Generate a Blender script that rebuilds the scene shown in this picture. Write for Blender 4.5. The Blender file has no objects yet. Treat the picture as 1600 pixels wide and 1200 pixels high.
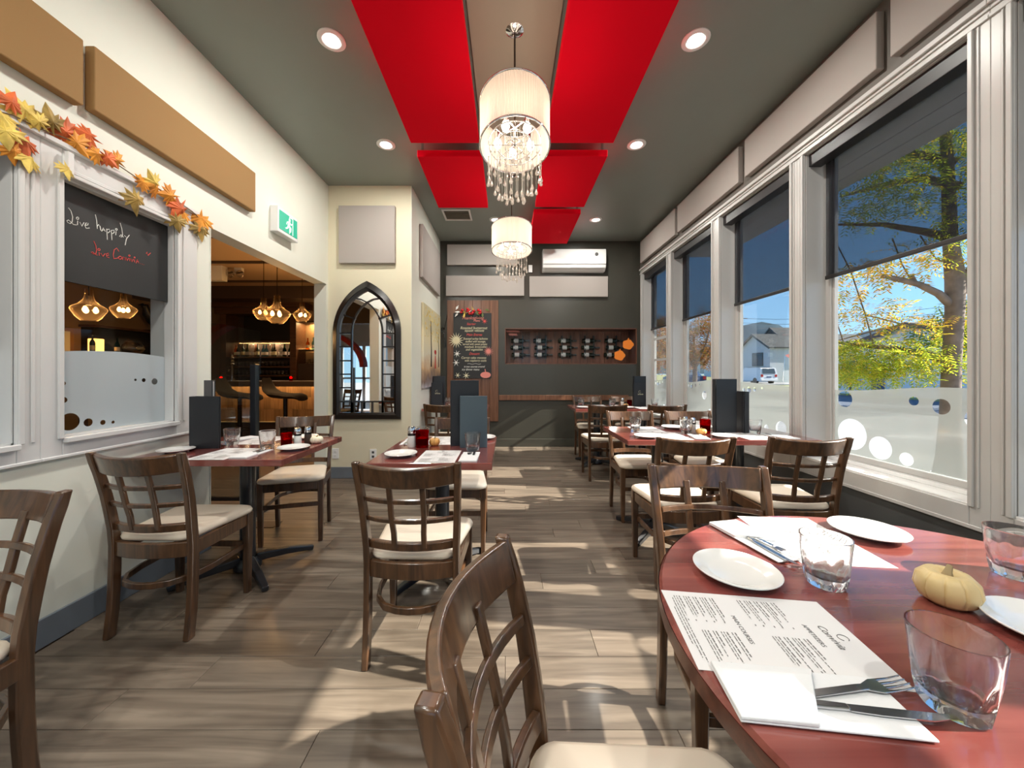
import bpy, bmesh, math, random
from mathutils import Vector, Matrix
PI = math.pi
rnd = random.Random(7)
S = bpy.context.scene
C = S.collection

# ------------------------------------------------------------------ camera, sky, sun, exposure
HC = 1.22                       # lens height
F = 575.0                       # focal length in pixels of the 1600 px wide frame
cam = bpy.data.objects.new('camera', bpy.data.cameras.new('camera'))
C.objects.link(cam)
cam.location = (0, 0, HC); cam.rotation_euler = (PI/2, 0, 0)
cam.data.sensor_width = 36; cam.data.lens = 36*F/1600
cam.data.shift_x = 7/1600; cam.data.shift_y = -18/1600
cam.data.clip_start = .02; cam.data.clip_end = 2000
S.camera = cam
S.view_settings.view_transform = 'Standard'; S.view_settings.look = 'None'
S.view_settings.gamma = 1; S.view_settings.use_curve_mapping = False
S.view_settings.exposure = 0.9
SKY, SUN, DOWN = .85, 10.0, 11.0
S.cycles.use_denoising = True
S.cycles.max_bounces = 16; S.cycles.transparent_max_bounces = 24
S.cycles.diffuse_bounces = 5; S.cycles.glossy_bounces = 4; S.cycles.transmission_bounces = 16
S.cycles.caustics_reflective = False; S.cycles.caustics_refractive = False
S.cycles.sample_clamp_indirect = 6

w = bpy.data.worlds.new('sky'); S.world = w; w.use_nodes = True
nt = w.node_tree; nt.nodes.clear()
tc = nt.nodes.new('ShaderNodeTexCoord'); sp = nt.nodes.new('ShaderNodeSeparateXYZ')
cr = nt.nodes.new('ShaderNodeValToRGB'); bg = nt.nodes.new('ShaderNodeBackground'); wo = nt.nodes.new('ShaderNodeOutputWorld')
nt.links.new(tc.outputs['Generated'], sp.inputs[0]); nt.links.new(sp.outputs['Z'], cr.inputs[0])
e = cr.color_ramp.elements
e[0].position = 0.0; e[0].color = (.44, .66, .86, 1)
e[1].position = 1.0; e[1].color = (.10, .28, .66, 1)
for p, c in ((.12, (.30, .57, .88, 1)), (.4, (.15, .40, .80, 1))):
    q = cr.color_ramp.elements.new(p); q.color = c
nt.links.new(cr.outputs[0], bg.inputs[0]); bg.inputs[1].default_value = SKY
nt.links.new(bg.outputs[0], wo.inputs[0])

sun = bpy.data.objects.new('sun', bpy.data.lights.new('sun', 'SUN')); C.objects.link(sun)
sun.data.energy = SUN; sun.data.angle = math.radians(.55); sun.data.color = (1, .93, .82)
sun.rotation_euler = Vector((-1, .12, -.62)).to_track_quat('-Z', 'Y').to_euler()
sun.location = (30, -3, 20)

# ------------------------------------------------------------------ materials
MATS = {}
def _new(name):
    m = bpy.data.materials.new(name); m.use_nodes = True
    return m, m.node_tree, m.node_tree.nodes['Principled BSDF']
def N(t, typ, **kw):
    n = t.nodes.new(typ)
    for k, v in kw.items(): setattr(n, k, v)
    return n
def mat(name, col, rough=.5, metal=0, coat=0, var=0.0, scale=8, bump=0, emit=None, es=0, spec=None, sheen=0):
    m, t, b = _new(name)
    b.inputs['Base Color'].default_value = (*col, 1); b.inputs['Roughness'].default_value = rough
    b.inputs['Metallic'].default_value = metal; b.inputs['Coat Weight'].default_value = coat
    b.inputs['Coat Roughness'].default_value = .12
    if spec is not None: b.inputs['Specular IOR Level'].default_value = spec
    if emit: b.inputs['Emission Color'].default_value = (*emit, 1); b.inputs['Emission Strength'].default_value = es
    if var or bump:
        tcn = N(t, 'ShaderNodeTexCoord'); nz = N(t, 'ShaderNodeTexNoise'); nz.inputs['Scale'].default_value = scale
        nz.inputs['Detail'].default_value = 5
        t.links.new(tcn.outputs['Object'], nz.inputs['Vector'])
        if var:
            r = N(t, 'ShaderNodeValToRGB')
            r.color_ramp.elements[0].position = .3; r.color_ramp.elements[1].position = .7
            r.color_ramp.elements[0].color = (*[c*(1-var) for c in col], 1); r.color_ramp.elements[1].color = (*[min(1, c*(1+var)) for c in col], 1)
            t.links.new(nz.outputs[0], r.inputs[0]); t.links.new(r.outputs[0], b.inputs['Base Color'])
        if bump:
            bp = N(t, 'ShaderNodeBump'); bp.inputs['Strength'].default_value = bump; bp.inputs['Distance'].default_value = .004
            t.links.new(nz.outputs[0], bp.inputs['Height']); t.links.new(bp.outputs[0], b.inputs['Normal'])
    MATS[name] = m
    return m
def wood(name, c0, c1, rough=.3, coat=.4, axis=0, scale=1.0, strips=0, strip_axis=1, objrand=0.0, bump=.08):
    m, t, b = _new(name)
    tcn = N(t, 'ShaderNodeTexCoord'); mp = N(t, 'ShaderNodeMapping')
    sc = [22*scale]*3; sc[axis] = 1.6*scale
    mp.inputs['Scale'].default_value = sc
    nz = N(t, 'ShaderNodeTexNoise'); nz.inputs['Scale'].default_value = 1.6; nz.inputs['Detail'].default_value = 8; nz.inputs['Distortion'].default_value = 1.1
    t.links.new(tcn.outputs['Object'], mp.inputs[0])
    vec = mp.outputs[0]
    oi = None
    if objrand:
        oi = N(t, 'ShaderNodeObjectInfo'); ad = N(t, 'ShaderNodeVectorMath', operation='ADD'); ml = N(t, 'ShaderNodeMath', operation='MULTIPLY')
        ml.inputs[1].default_value = 97; t.links.new(oi.outputs['Random'], ml.inputs[0])
        t.links.new(vec, ad.inputs[0]); t.links.new(ml.outputs[0], ad.inputs[1]); vec = ad.outputs[0]
    t.links.new(vec, nz.inputs['Vector'])
    r = N(t, 'ShaderNodeValToRGB'); r.color_ramp.elements[0].position = .28; r.color_ramp.elements[1].position = .72
    r.color_ramp.elements[0].color = (*c0, 1); r.color_ramp.elements[1].color = (*c1, 1)
    t.links.new(nz.outputs[0], r.inputs[0]); out = r.outputs[0]
    if strips or objrand:
        hv = N(t, 'ShaderNodeHueSaturation')
        if strips:
            sx = N(t, 'ShaderNodeSeparateXYZ'); t.links.new(tcn.outputs['Object'], sx.inputs[0])
            mu = N(t, 'ShaderNodeMath', operation='MULTIPLY'); mu.inputs[1].default_value = strips; t.links.new(sx.outputs[strip_axis], mu.inputs[0])
            fl = N(t, 'ShaderNodeMath', operation='FLOOR'); t.links.new(mu.outputs[0], fl.inputs[0])
            wn = N(t, 'ShaderNodeTexWhiteNoise', noise_dimensions='1D'); t.links.new(fl.outputs[0], wn.inputs['W']); src = wn.outputs['Value']
        else: src = oi.outputs['Random']
        mr = N(t, 'ShaderNodeMapRange'); mr.inputs['To Min'].default_value = 1-(objrand or .22); mr.inputs['To Max'].default_value = 1+(objrand or .22)
        t.links.new(src, mr.inputs[0]); t.links.new(mr.outputs[0], hv.inputs['Value']); t.links.new(out, hv.inputs['Color']); out = hv.outputs[0]
    t.links.new(out, b.inputs['Base Color'])
    b.inputs['Roughness'].default_value = rough; b.inputs['Coat Weight'].default_value = coat; b.inputs['Coat Roughness'].default_value = .15
    bp = N(t, 'ShaderNodeBump'); bp.inputs['Strength'].default_value = bump; bp.inputs['Distance'].default_value = .002
    t.links.new(nz.outputs[0], bp.inputs['Height']); t.links.new(bp.outputs[0], b.inputs['Normal'])
    MATS[name] = m
    return m
def mixmat(name, parts):
    """stack of (shader type, colour, roughness, weight)"""
    m = bpy.data.materials.new(name); m.use_nodes = True; t = m.node_tree; t.nodes.clear()
    o = N(t, 'ShaderNodeOutputMaterial'); cur = None; tot = 0
    for typ, col, rough, wgt in parts:
        s = N(t, 'ShaderNodeBsdf'+typ); s.inputs[0].default_value = (*col, 1)
        if 'Roughness' in s.inputs and rough is not None: s.inputs['Roughness'].default_value = rough
        tot += wgt
        if cur is None: cur = s.outputs[0]
        else:
            mx = N(t, 'ShaderNodeMixShader'); mx.inputs[0].default_value = wgt/tot
            t.links.new(cur, mx.inputs[1]); t.links.new(s.outputs[0], mx.inputs[2]); cur = mx.outputs[0]
    t.links.new(cur, o.inputs[0]); MATS[name] = m
    return m
def pane(name, tint=(1, 1, 1), refl=.06):
    m = bpy.data.materials.new(name); m.use_nodes = True; t = m.node_tree; t.nodes.clear()
    o = N(t, 'ShaderNodeOutputMaterial'); a = N(t, 'ShaderNodeBsdfTransparent'); a.inputs[0].default_value = (*tint, 1)
    g = N(t, 'ShaderNodeBsdfGlossy'); g.inputs['Roughness'].default_value = .01
    lw = N(t, 'ShaderNodeLayerWeight'); lw.inputs[0].default_value = refl*4
    mu = N(t, 'ShaderNodeMath', operation='MULTIPLY'); mu.inputs[1].default_value = .45
    mx = N(t, 'ShaderNodeMixShader'); t.links.new(lw.outputs['Fresnel'], mu.inputs[0]); t.links.new(mu.outputs[0], mx.inputs[0])
    t.links.new(a.outputs[0], mx.inputs[1]); t.links.new(g.outputs[0], mx.inputs[2]); t.links.new(mx.outputs[0], o.inputs[0])
    MATS[name] = m
    return m
def leafmat(name, cols, trans=.5):
    m = bpy.data.materials.new(name); m.use_nodes = True; t = m.node_tree; t.nodes.clear()
    o = N(t, 'ShaderNodeOutputMaterial'); g = N(t, 'ShaderNodeNewGeometry'); r = N(t, 'ShaderNodeValToRGB')
    es = r.color_ramp.elements
    es[0].color = (*cols[0], 1); es[1].color = (*cols[-1], 1)
    for i, c in enumerate(cols[1:-1]): q = es.new((i+1)/(len(cols)-1)); q.color = (*c, 1)
    t.links.new(g.outputs['Random Per Island'], r.inputs[0])
    d = N(t, 'ShaderNodeBsdfDiffuse'); tr = N(t, 'ShaderNodeBsdfTranslucent'); mx = N(t, 'ShaderNodeMixShader'); mx.inputs[0].default_value = trans
    for s in (d, tr): t.links.new(r.outputs[0], s.inputs[0])
    t.links.new(d.outputs[0], mx.inputs[1]); t.links.new(tr.outputs[0], mx.inputs[2]); t.links.new(mx.outputs[0], o.inputs[0])
    MATS[name] = m
    return m
def glass(name, tint=(1, 1, 1), clear=.3, rough=0, ior=1.45):
    m = bpy.data.materials.new(name); m.use_nodes = True; t = m.node_tree; t.nodes.clear()
    o = N(t, 'ShaderNodeOutputMaterial'); g = N(t, 'ShaderNodeBsdfGlass'); g.inputs[0].default_value = (*tint, 1); g.inputs['IOR'].default_value = ior; g.inputs['Roughness'].default_value = rough
    a = N(t, 'ShaderNodeBsdfTransparent'); a.inputs[0].default_value = (*tint, 1); mx = N(t, 'ShaderNodeMixShader'); mx.inputs[0].default_value = clear
    t.links.new(g.outputs[0], mx.inputs[1]); t.links.new(a.outputs[0], mx.inputs[2]); t.links.new(mx.outputs[0], o.inputs[0])
    MATS[name] = m
    return m
def emis(name, col, st):
    m = bpy.data.materials.new(name); m.use_nodes = True; t = m.node_tree; t.nodes.clear()
    o = N(t, 'ShaderNodeOutputMaterial'); g = N(t, 'ShaderNodeEmission'); g.inputs[0].default_value = (*col, 1); g.inputs[1].default_value = st
    t.links.new(g.outputs[0], o.inputs[0]); MATS[name] = m
    return m

mat('cream', (.80, .815, .725), .6, var=.02, scale=3)
mat('cream_warm', (.74, .68, .51), .6, var=.02, scale=3)
mat('grey_wall', (.055, .0525, .042), .30, var=.04, scale=2)
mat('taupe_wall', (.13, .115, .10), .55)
mat('dado', (.075, .078, .078), .5)
mat('ceiling', (.232, .258, .232), .42, var=.03, scale=2)
mat('taupe', (.42, .345, .27), .6)
mat('red_felt', (.84, .001, .016), .9, bump=.15, scale=300, spec=.1)
mat('pink_felt', (.40, .36, .335), .9, bump=.15, scale=300)
mat('tan_felt', (.32, .18, .064), .85, bump=.15, scale=300)
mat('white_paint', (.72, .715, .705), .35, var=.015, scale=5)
mat('shaded_white', (.54, .53, .515), .35, var=.015, scale=5)  # white_paint darkened, the window wall's shade put into the colour
mat('matte_black', (.012, .008, .006), .65)
mat('white_gloss', (.86, .86, .85), .18, coat=.4)
mat('blue_grey', (.16, .185, .215), .45)
wood('chair_wood', (.034, .016, .008), (.13, .060, .026), .28, .5, axis=2)
mat('vinyl', (.83, .72, .585), .42, var=.03, scale=6, bump=.05)
wood('table_wood', (.165, .036, .031), (.285, .080, .064), .14, .95, axis=0, scale=.6, strips=14, strip_axis=1, bump=.03)
wood('table_edge', (.055, .016, .010), (.13, .040, .022), .3, .4, axis=0)
wood('floor_plank', (.070, .051, .037), (.205, .162, .122), .42, .1, axis=0, scale=.55, objrand=.16, bump=.12)
wood('bar_floor', (.13, .085, .06), (.20, .14, .10), .42, .1, axis=0, scale=.55)
mat('seam', (.05, .037, .028), .6)
mat('black_metal', (.012, .014, .018), .32, coat=.3)
mat('menu_black', (.014, .016, .020), .45)
mat('menu_blue', (.075, .105, .125), .4)
mat('chalk', (.020, .021, .022), .55, var=.25, scale=2.2)
mat('chalk_white', (.82, .82, .78), .9)
mat('chalk_red', (.72, .10, .09), .9)
mat('chalk_pink', (.75, .26, .22), .9)
mat('chalk_cream', (.75, .70, .48), .9)
mat('porcelain', (.78, .775, .755), .15, coat=.5)
mat('paper', (.70, .69, .69), .7)
mat('napkin', (.72, .73, .74), .85, bump=.2, scale=150)
mat('ink', (.16, .155, .155), .8)
mat('steel', (.62, .62, .64), .16, metal=1)
mat('chrome', (.8, .8, .82), .07, metal=1)
mat('pumpkin', (.66, .50, .24), .45, var=.12, scale=14)
mat('pumpkin_orange', (.80, .42, .12), .45, var=.3, scale=25)
mat('pumpkin_white', (.85, .78, .60), .45, var=.06, scale=14)
mat('stem', (.33, .25, .13), .8)
glass('tumbler', (.985, .99, .99), .10, ior=1.5)
m = pane('pendant_glass', (1, .86, .62), .05); t = m.node_tree   # amber glass that catches light along its rim
lw = N(t, 'ShaderNodeLayerWeight'); lw.inputs[0].default_value = .5; pw = N(t, 'ShaderNodeMath', operation='POWER'); pw.inputs[1].default_value = 5
tl = N(t, 'ShaderNodeBsdfTranslucent'); tl.inputs[0].default_value = (1, .66, .32, 1); mx = N(t, 'ShaderNodeMixShader'); o = [q for q in t.nodes if q.type == 'OUTPUT_MATERIAL'][0]
pw2 = N(t, 'ShaderNodeMath', operation='MULTIPLY_ADD'); pw2.inputs[1].default_value = .30; pw2.inputs[2].default_value = .012
t.links.new(lw.outputs['Facing'], pw.inputs[0]); t.links.new(pw.outputs[0], pw2.inputs[0]); t.links.new(pw2.outputs[0], mx.inputs[0]); src = o.inputs[0].links[0].from_socket
t.links.new(src, mx.inputs[1]); t.links.new(tl.outputs[0], mx.inputs[2]); t.links.new(mx.outputs[0], o.inputs[0])
mixmat('crystal', [('Translucent', (.95, .88, .80), None, .40), ('Transparent', (1, .97, .93), None, .28), ('Glossy', (1, 1, 1), .04, .32)])
mixmat('strand', [('Translucent', (.9, .85, .78), None, .4), ('Transparent', (1, 1, 1), None, .3), ('Glossy', (1, 1, 1), .1, .3)])
glass('red_glass', (.70, .03, .04), .45, ior=1.2)
glass('bottle_green', (.06, .16, .08), .15)
mat('bottle_dark', (.012, .022, .014), .08, coat=.6)
pane('pane', (.97, .985, .985), .05)
pane('screen_pane', (.86, .90, .90), .10)
mixmat('film', [('Diffuse', (.44, .48, .47), None, .70), ('Translucent', (.72, .78, .77), None, .035), ('Transparent', (.95, .98, .98), None, .13), ('Glossy', (1, 1, 1), .10, .07)])
mixmat('film_inner', [('Diffuse', (.66, .75, .80), None, .62), ('Translucent', (.66, .74, .78), None, .22), ('Transparent', (.95, .98, .98), None, .05), ('Glossy', (1, 1, 1), .2, .11)])
mixmat('blind_mesh', [('Diffuse', (.018, .018, .022), None, .58), ('Transparent', (.93, .96, 1), None, .42)])
mat('blind_black', (.016, .015, .016), .4)
mixmat('shade_fabric', [('Diffuse', (.86, .80, .72), None, .5), ('Translucent', (.90, .80, .68), None, .5)])
mat('mirror', (.90, .90, .89), .015, metal=1)
mat('mirror_frame', (.012, .009, .008), .28, coat=.4)
wood('board_wood', (.10, .040, .020), (.22, .095, .048), .4, .2, axis=2, scale=.8)
wood('wine_slat', (.12, .044, .026), (.30, .12, .068), .4, .2, axis=2, scale=.8, objrand=.3)
wood('bar_wood', (.055, .024, .011), (.12, .055, .026), .4, .2, axis=0)
wood('bar_tile', (.20, .115, .055), (.36, .22, .11), .5, .1, axis=2, objrand=.3)
mat('bar_wall', (.27, .18, .095), .7)
mat('bar_ceiling', (.46, .33, .21), .7)
mat('black', (.008, .008, .009), .25)
mat('dark_brown', (.05, .03, .02), .5)
mat('screen_black', (.004, .004, .005), .5)
mat('green_sign', (.02, .42, .27), .4, emit=(.02, .45, .30), es=.12)
mat('sign_white', (.85, .88, .85), .5, emit=(.8, .9, .85), es=.3)
mat('orange_paper', (.90, .24, .02), .7)
mat('arch_red', (.55, .02, .02), .5)
mat('berry', (.60, .02, .03), .25, coat=.3)
mat('leaf_green', (.16, .22, .08), .6)
mat('leaf_orange', (.86, .30, .03), .6, var=.4, scale=18)
mat('leaf_red', (.66, .13, .03), .6, var=.4, scale=18)
mat('leaf_gold', (.82, .56, .12), .6, var=.35, scale=18)
mat('leaf_olive', (.38, .25, .06), .6, var=.5, scale=18)
mat('twig', (.16, .10, .05), .8)
mat('concrete', (.34, .335, .32), .85, spec=.05, var=.08, scale=.6)
mat('asphalt', (.11, .125, .155), .8, spec=.05, var=.1, scale=1.5)
mat('grass', (.30, .30, .15), .9, spec=.05, var=.3, scale=1.5)
mat('hill', (.050, .078, .098), .95, spec=.05, var=.35, scale=.04)
mat('house_grey', (.56, .58, .61), .7)
mat('house_white', (.82, .82, .85), .7)
mat('roof_grey', (.10, .102, .098), .85, spec=.05, var=.15, scale=2)
mat('roof_brown', (.13, .09, .08), .85)
mat('house_glass', (.07, .09, .11), .1)
mat('white_trim', (.80, .80, .80), .5)
mat('blue_trim', (.10, .15, .26), .5)
mat('soffit', (.55, .52, .50), .6)
mat('car_white', (.80, .80, .82), .2, coat=.6)
mat('car_blue', (.03, .06, .13), .2, coat=.6)
mat('tail_red', (.45, .02, .02), .2)
mat('rubber', (.015, .015, .015), .8)
mat('bark', (.20, .145, .115), .9, var=.35, scale=9, bump=.9)
leafmat('locust_leaf', [(.20, .30, .03), (.34, .44, .04), (.46, .52, .05), (.62, .60, .06), (.80, .52, .05)], .55)
leafmat('yellow_leaf', [(.30, .40, .05), (.72, .55, .06), (.85, .50, .06), (.80, .38, .05)], .5)
leafmat('autumn_leaf', [(.16, .20, .04), (.34, .20, .05), (.46, .16, .05), (.52, .28, .08)], .35)
leafmat('green_leaf', [(.07, .13, .03), (.12, .2, .04), (.22, .24, .06)], .35)
emis('bulb', (1, .86, .68), 5)
emis('bulb_warm', (1, .60, .24), 7)
emis('downlight_lens', (1, .95, .88), 5)
emis('led_warm', (1, .55, .20), 20)
emis('red_glow', (1, .05, .02), 3)
emis('lamp_amber', (1, .42, .08), 2.2)

# ------------------------------------------------------------------ mesh helpers
class MB:
    def __init__(s): s.v = []; s.f = []
    def box(s, x0, x1, y0, y1, z0, z1):
        b = len(s.v)
        s.v += [(x0,y0,z0),(x1,y0,z0),(x1,y1,z0),(x0,y1,z0),(x0,y0,z1),(x1,y0,z1),(x1,y1,z1),(x0,y1,z1)]
        s.f += [tuple(b+i for i in q) for q in ((0,3,2,1),(4,5,6,7),(0,1,5,4),(1,2,6,5),(2,3,7,6),(3,0,4,7))]
        return s
    def obox(s, c, size, M=None):
        """box of given size about c, turned by the 3x3 matrix M"""
        b = len(s.v); M = M or Matrix.Identity(3); c = Vector(c)
        for z in (-.5, .5):
            for x, y in ((-.5,-.5),(.5,-.5),(.5,.5),(-.5,.5)):
                s.v.append(tuple(c + M @ Vector((x*size[0], y*size[1], z*size[2]))))
        s.f += [tuple(b+i for i in q) for q in ((0,3,2,1),(4,5,6,7),(0,1,5,4),(1,2,6,5),(2,3,7,6),(3,0,4,7))]
        return s
    def rings(s, rs, cap0=True, cap1=True, closed=True):
        b = len(s.v); n = len(rs[0])
        for r in rs: s.v += [tuple(p) for p in r]
        for i in range(len(rs)-1):
            for j in range(n if closed else n-1):
                k = (j+1) % n
                s.f.append((b+i*n+j, b+i*n+k, b+(i+1)*n+k, b+(i+1)*n+j))
        if cap0: s.f.append(tuple(b+j for j in reversed(range(n))))
        if cap1: s.f.append(tuple(b+(len(rs)-1)*n+j for j in range(n)))
        return s
    def sweep(s, pts, wd, hd, up=(0,0,1), w1=None, h1=None):
        """rectangular bar along pts: wd across, hd along up"""
        pts = [Vector(p) for p in pts]; up = Vector(up); rs = []
        for i, p in enumerate(pts):
            a = pts[max(0,i-1)]; c = pts[min(len(pts)-1,i+1)]; t = (c-a).normalized()
            side = t.cross(up).normalized(); u = side.cross(t).normalized()
            k = i/(len(pts)-1); ww = wd+((w1 if w1 is not None else wd)-wd)*k; hh = hd+((h1 if h1 is not None else hd)-hd)*k
            rs.append([p-side*ww/2-u*hh/2, p+side*ww/2-u*hh/2, p+side*ww/2+u*hh/2, p-side*ww/2+u*hh/2])
        return s.rings(rs)
    def tube(s, pts, r, n=8, r1=None):
        pts = [Vector(p) for p in pts]; rs = []; ref = None
        for i, p in enumerate(pts):
            a = pts[max(0,i-1)]; c = pts[min(len(pts)-1,i+1)]; t = (c-a).normalized()
            if ref is None: ref = Vector((0,0,1)) if abs(t.z) < .9 else Vector((1,0,0))
            x = (ref - t*ref.dot(t)).normalized(); y = t.cross(x); ref = x
            rr = r[i] if isinstance(r, (list, tuple)) else (r+((r1 if r1 is not None else r)-r)*i/(len(pts)-1))
            rs.append([p+x*rr*math.cos(2*PI*j/n)+y*rr*math.sin(2*PI*j/n) for j in range(n)])
        return s.rings(rs)
    def lathe(s, prof, n=24, c=(0,0,0), sy=1.0, mod=None, cap0=True, cap1=True, M=None):
        rs = []
        for r, z in prof:
            ring = []
            for j in range(n):
                a = 2*PI*j/n; q = r*(mod(a, z) if mod else 1)
                p = Vector((q*math.cos(a), q*sy*math.sin(a), z))
                if M: p = M @ p
                ring.append(p+Vector(c))
            rs.append(ring)
        return s.rings(rs, cap0, cap1)
    def poly(s, pts, d):
        """flat polygon pts (3D) thickened by vector d"""
        b = len(s.v); n = len(pts); d = Vector(d)
        s.v += [tuple(Vector(p)) for p in pts] + [tuple(Vector(p)+d) for p in pts]
        s.f.append(tuple(b+j for j in reversed(range(n)))); s.f.append(tuple(b+n+j for j in range(n)))
        for j in range(n): k = (j+1) % n; s.f.append((b+j, b+k, b+n+k, b+n+j))
        return s
    def disc(s, c, r, d, ax=(1,0,0), ay=(0,0,1), n=20):
        c = Vector(c); ax = Vector(ax); ay = Vector(ay)
        return s.poly([c+ax*r*math.cos(2*PI*j/n)+ay*r*math.sin(2*PI*j/n) for j in range(n)], d)
    def build(s, name, m, parent=None, bevel=0, smooth=0, seg=2, loc=None, link=True, sub=0):
        me = bpy.data.meshes.new(name); me.from_pydata([tuple(v) for v in s.v], [], s.f); me.validate(); me.update()
        bm = bmesh.new(); bm.from_mesh(me); bmesh.ops.recalc_face_normals(bm, faces=bm.faces); bm.to_mesh(me); bm.free()
        me.materials.append(MATS[m] if isinstance(m, str) else m)
        if smooth:
            me.polygons.foreach_set('use_smooth', [True]*len(me.polygons)); me.set_sharp_from_angle(angle=math.radians(smooth))
        o = bpy.data.objects.new(name, me); C.objects.link(o)
        if parent: o.parent = parent
        if loc: o.location = loc
        if bevel:
            b = o.modifiers.new('bevel', 'BEVEL'); b.width = bevel; b.segments = seg; b.limit_method = 'ANGLE'; b.angle_limit = math.radians(40); b.harden_normals = False
        if sub:
            q = o.modifiers.new('sub', 'SUBSURF'); q.levels = sub; q.render_levels = sub
        return o
def tag(o, label, cat, group=None):
    o['label'] = label; o['category'] = cat
    if group: o['group'] = group
    return o
def thing(name, label, cat, loc=(0,0,0), rz=0, group=None):
    o = bpy.data.objects.new(name, None); C.objects.link(o); o.empty_display_size = .1
    o.location = loc; o.rotation_euler = (0,0,rz)
    return tag(o, label, cat, group)
def struct(o): o['kind'] = 'structure'; return o
def stuff(o): o['kind'] = 'stuff'; return o
def dup(root, loc, rz=0, label=None, group=None, scale=None):
    r = root.copy(); C.objects.link(r); r.location = loc; r.rotation_euler = (0,0,rz)
    if label: r['label'] = label
    if group: r['group'] = group
    if scale: r.scale = (scale,)*3
    for ch in root.children:
        c = ch.copy(); C.objects.link(c); c.parent = r
        for g in ch.children:
            d = g.copy(); C.objects.link(d); d.parent = c
    return r
class Maker:
    """first call moves the prototype, later calls copy it"""
    def __init__(s, root): s.root = root; s.used = False
    def __call__(s, loc, rz=0, label=None, group=None, scale=None):
        if s.used: return dup(s.root, loc, rz, label, group, scale)
        s.used = True; r = s.root; r.location = loc; r.rotation_euler = (0,0,rz)
        if label: r['label'] = label
        if group: r['group'] = group
        if scale: r.scale = (scale,)*3
        return r
def light(name, typ, loc, energy, col=(1,1,1), size=.1, parent=None, rot=(0,0,0), spread=None, shape=None):
    l = bpy.data.lights.new(name, typ); l.energy = energy; l.color = col
    if typ == 'AREA':
        l.size = size; l.shape = shape or 'DISK'
        if spread: l.spread = spread
    else: l.shadow_soft_size = size
    o = bpy.data.objects.new(name, l); C.objects.link(o); o.location = loc; o.rotation_euler = rot
    if parent: o.parent = parent
    return o
def text(name, body, size, m, parent, loc, rot, align='CENTER', shear=0, ext=.0004, sx=1):
    c = bpy.data.curves.new(name, 'FONT'); c.body = body; c.size = size; c.align_x = align; c.align_y = 'CENTER'; c.shear = shear; c.extrude = ext
    c.materials.append(MATS[m]); tmp = bpy.data.objects.new(name, c); C.objects.link(tmp); bpy.context.view_layer.update()
    me = bpy.data.meshes.new_from_object(tmp.evaluated_get(bpy.context.evaluated_depsgraph_get())); me.name = name
    bpy.data.objects.remove(tmp); bpy.data.curves.remove(c)
    o = bpy.data.objects.new(name, me); C.objects.link(o); o.parent = parent; o.location = loc; o.rotation_euler = rot; o.scale = (sx, 1, 1)
    return o
def fill_holes(outer, holes, thick=0):
    """2D polygon with round holes -> verts2d, faces"""
    bm = bmesh.new(); edges = []
    for loop in [outer]+holes:
        vs = [bm.verts.new((p[0], p[1], 0)) for p in loop]
        for i in range(len(vs)): edges.append(bm.edges.new((vs[i], vs[(i+1) % len(vs)])))
    bmesh.ops.triangle_fill(bm, use_beauty=True, use_dissolve=False, edges=edges)
    bm.verts.index_update()
    v = [(q.co.x, q.co.y) for q in bm.verts]; f = [tuple(q.index for q in p.verts) for p in bm.faces]
    bm.free()
    return v, f
def circ(cx, cy, r, n=28): return [(cx+r*math.cos(2*PI*i/n), cy+r*math.sin(2*PI*i/n)) for i in range(n)]

#@@STRUCTURE
# ------------------------------------------------------------------ room shell
XL, XR, YB, YM, XA, ZC, YR = -2.07, 2.18, 6.05, 4.25, -1.11, 3.377, -3.2
# floor: base plus single planks wherever the photograph shows them apart
fl = MB().box(-7.6, XR+.2, YR-.2, YB+.6, -.12, -.006).build('floor', 'bar_floor'); struct(fl)
PW, PL = .163, 1.22
pm = MB().box(.0008, PL-.0008, .0008, PW-.0008, -.0055, 0)
plank0 = pm.build('plank', 'floor_plank', fl, bevel=.0012, seg=1)
first = True; row = 0; y = 1.42-.163*6
def put_plank(x, y, ln):
    global first
    o = plank0 if first else plank0.copy()
    if not first: C.objects.link(o)
    first = False
    o.location = (x, y, 0); o.scale = (ln/PL, 1, 1)
while y < YB:
    xa = -3.35 if 2.1 < y < 4.2 else (XL if y < YM else XA)
    x = xa-((row*.47+.35*(row % 3)) % PL)
    while x < XR:
        a = max(x, xa); b = min(x+PL, XR)
        if b-a > .04: put_plank(a, y, b-a)
        x += PL
    y += PW; row += 1
struct(MB().box(XL-.13, XR+.2, YR-.2, YB+.2, ZC, ZC+.15).build('ceiling', 'ceiling'))
# dining room left wall with its window and doorway openings
DY0, DY1, DZ = 2.56, 4.205, 2.23
WY0, WY1, WZ0, WZ1 = 1.70, 2.284, .915, 2.13
VY0, VY1 = .86, 1.54
wl = MB(); X0 = XL-.14
wl.box(X0, XL, YR, VY0, 0, ZC); wl.box(X0, XL, VY0, WY1, 0, WZ0); wl.box(X0, XL, VY0, WY1, WZ1, ZC); wl.box(X0, XL, VY1, WY0, WZ0, WZ1)
wl.box(X0, XL, WY1, DY0, 0, ZC); wl.box(X0, XL, DY0, DY1, DZ, ZC); wl.box(X0, XL, DY1, YM+.1, 0, ZC)
struct(wl.build('wall_left', 'cream'))
struct(MB().box(X0, XA, YM, YB+.15, 0, ZC).build('wall_alcove', 'cream_warm'))
wa = MB().box(XA-.001, XA+.003, YM-.003, YB, 0, ZC).build('wall_side', 'cream'); struct(wa)
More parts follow.
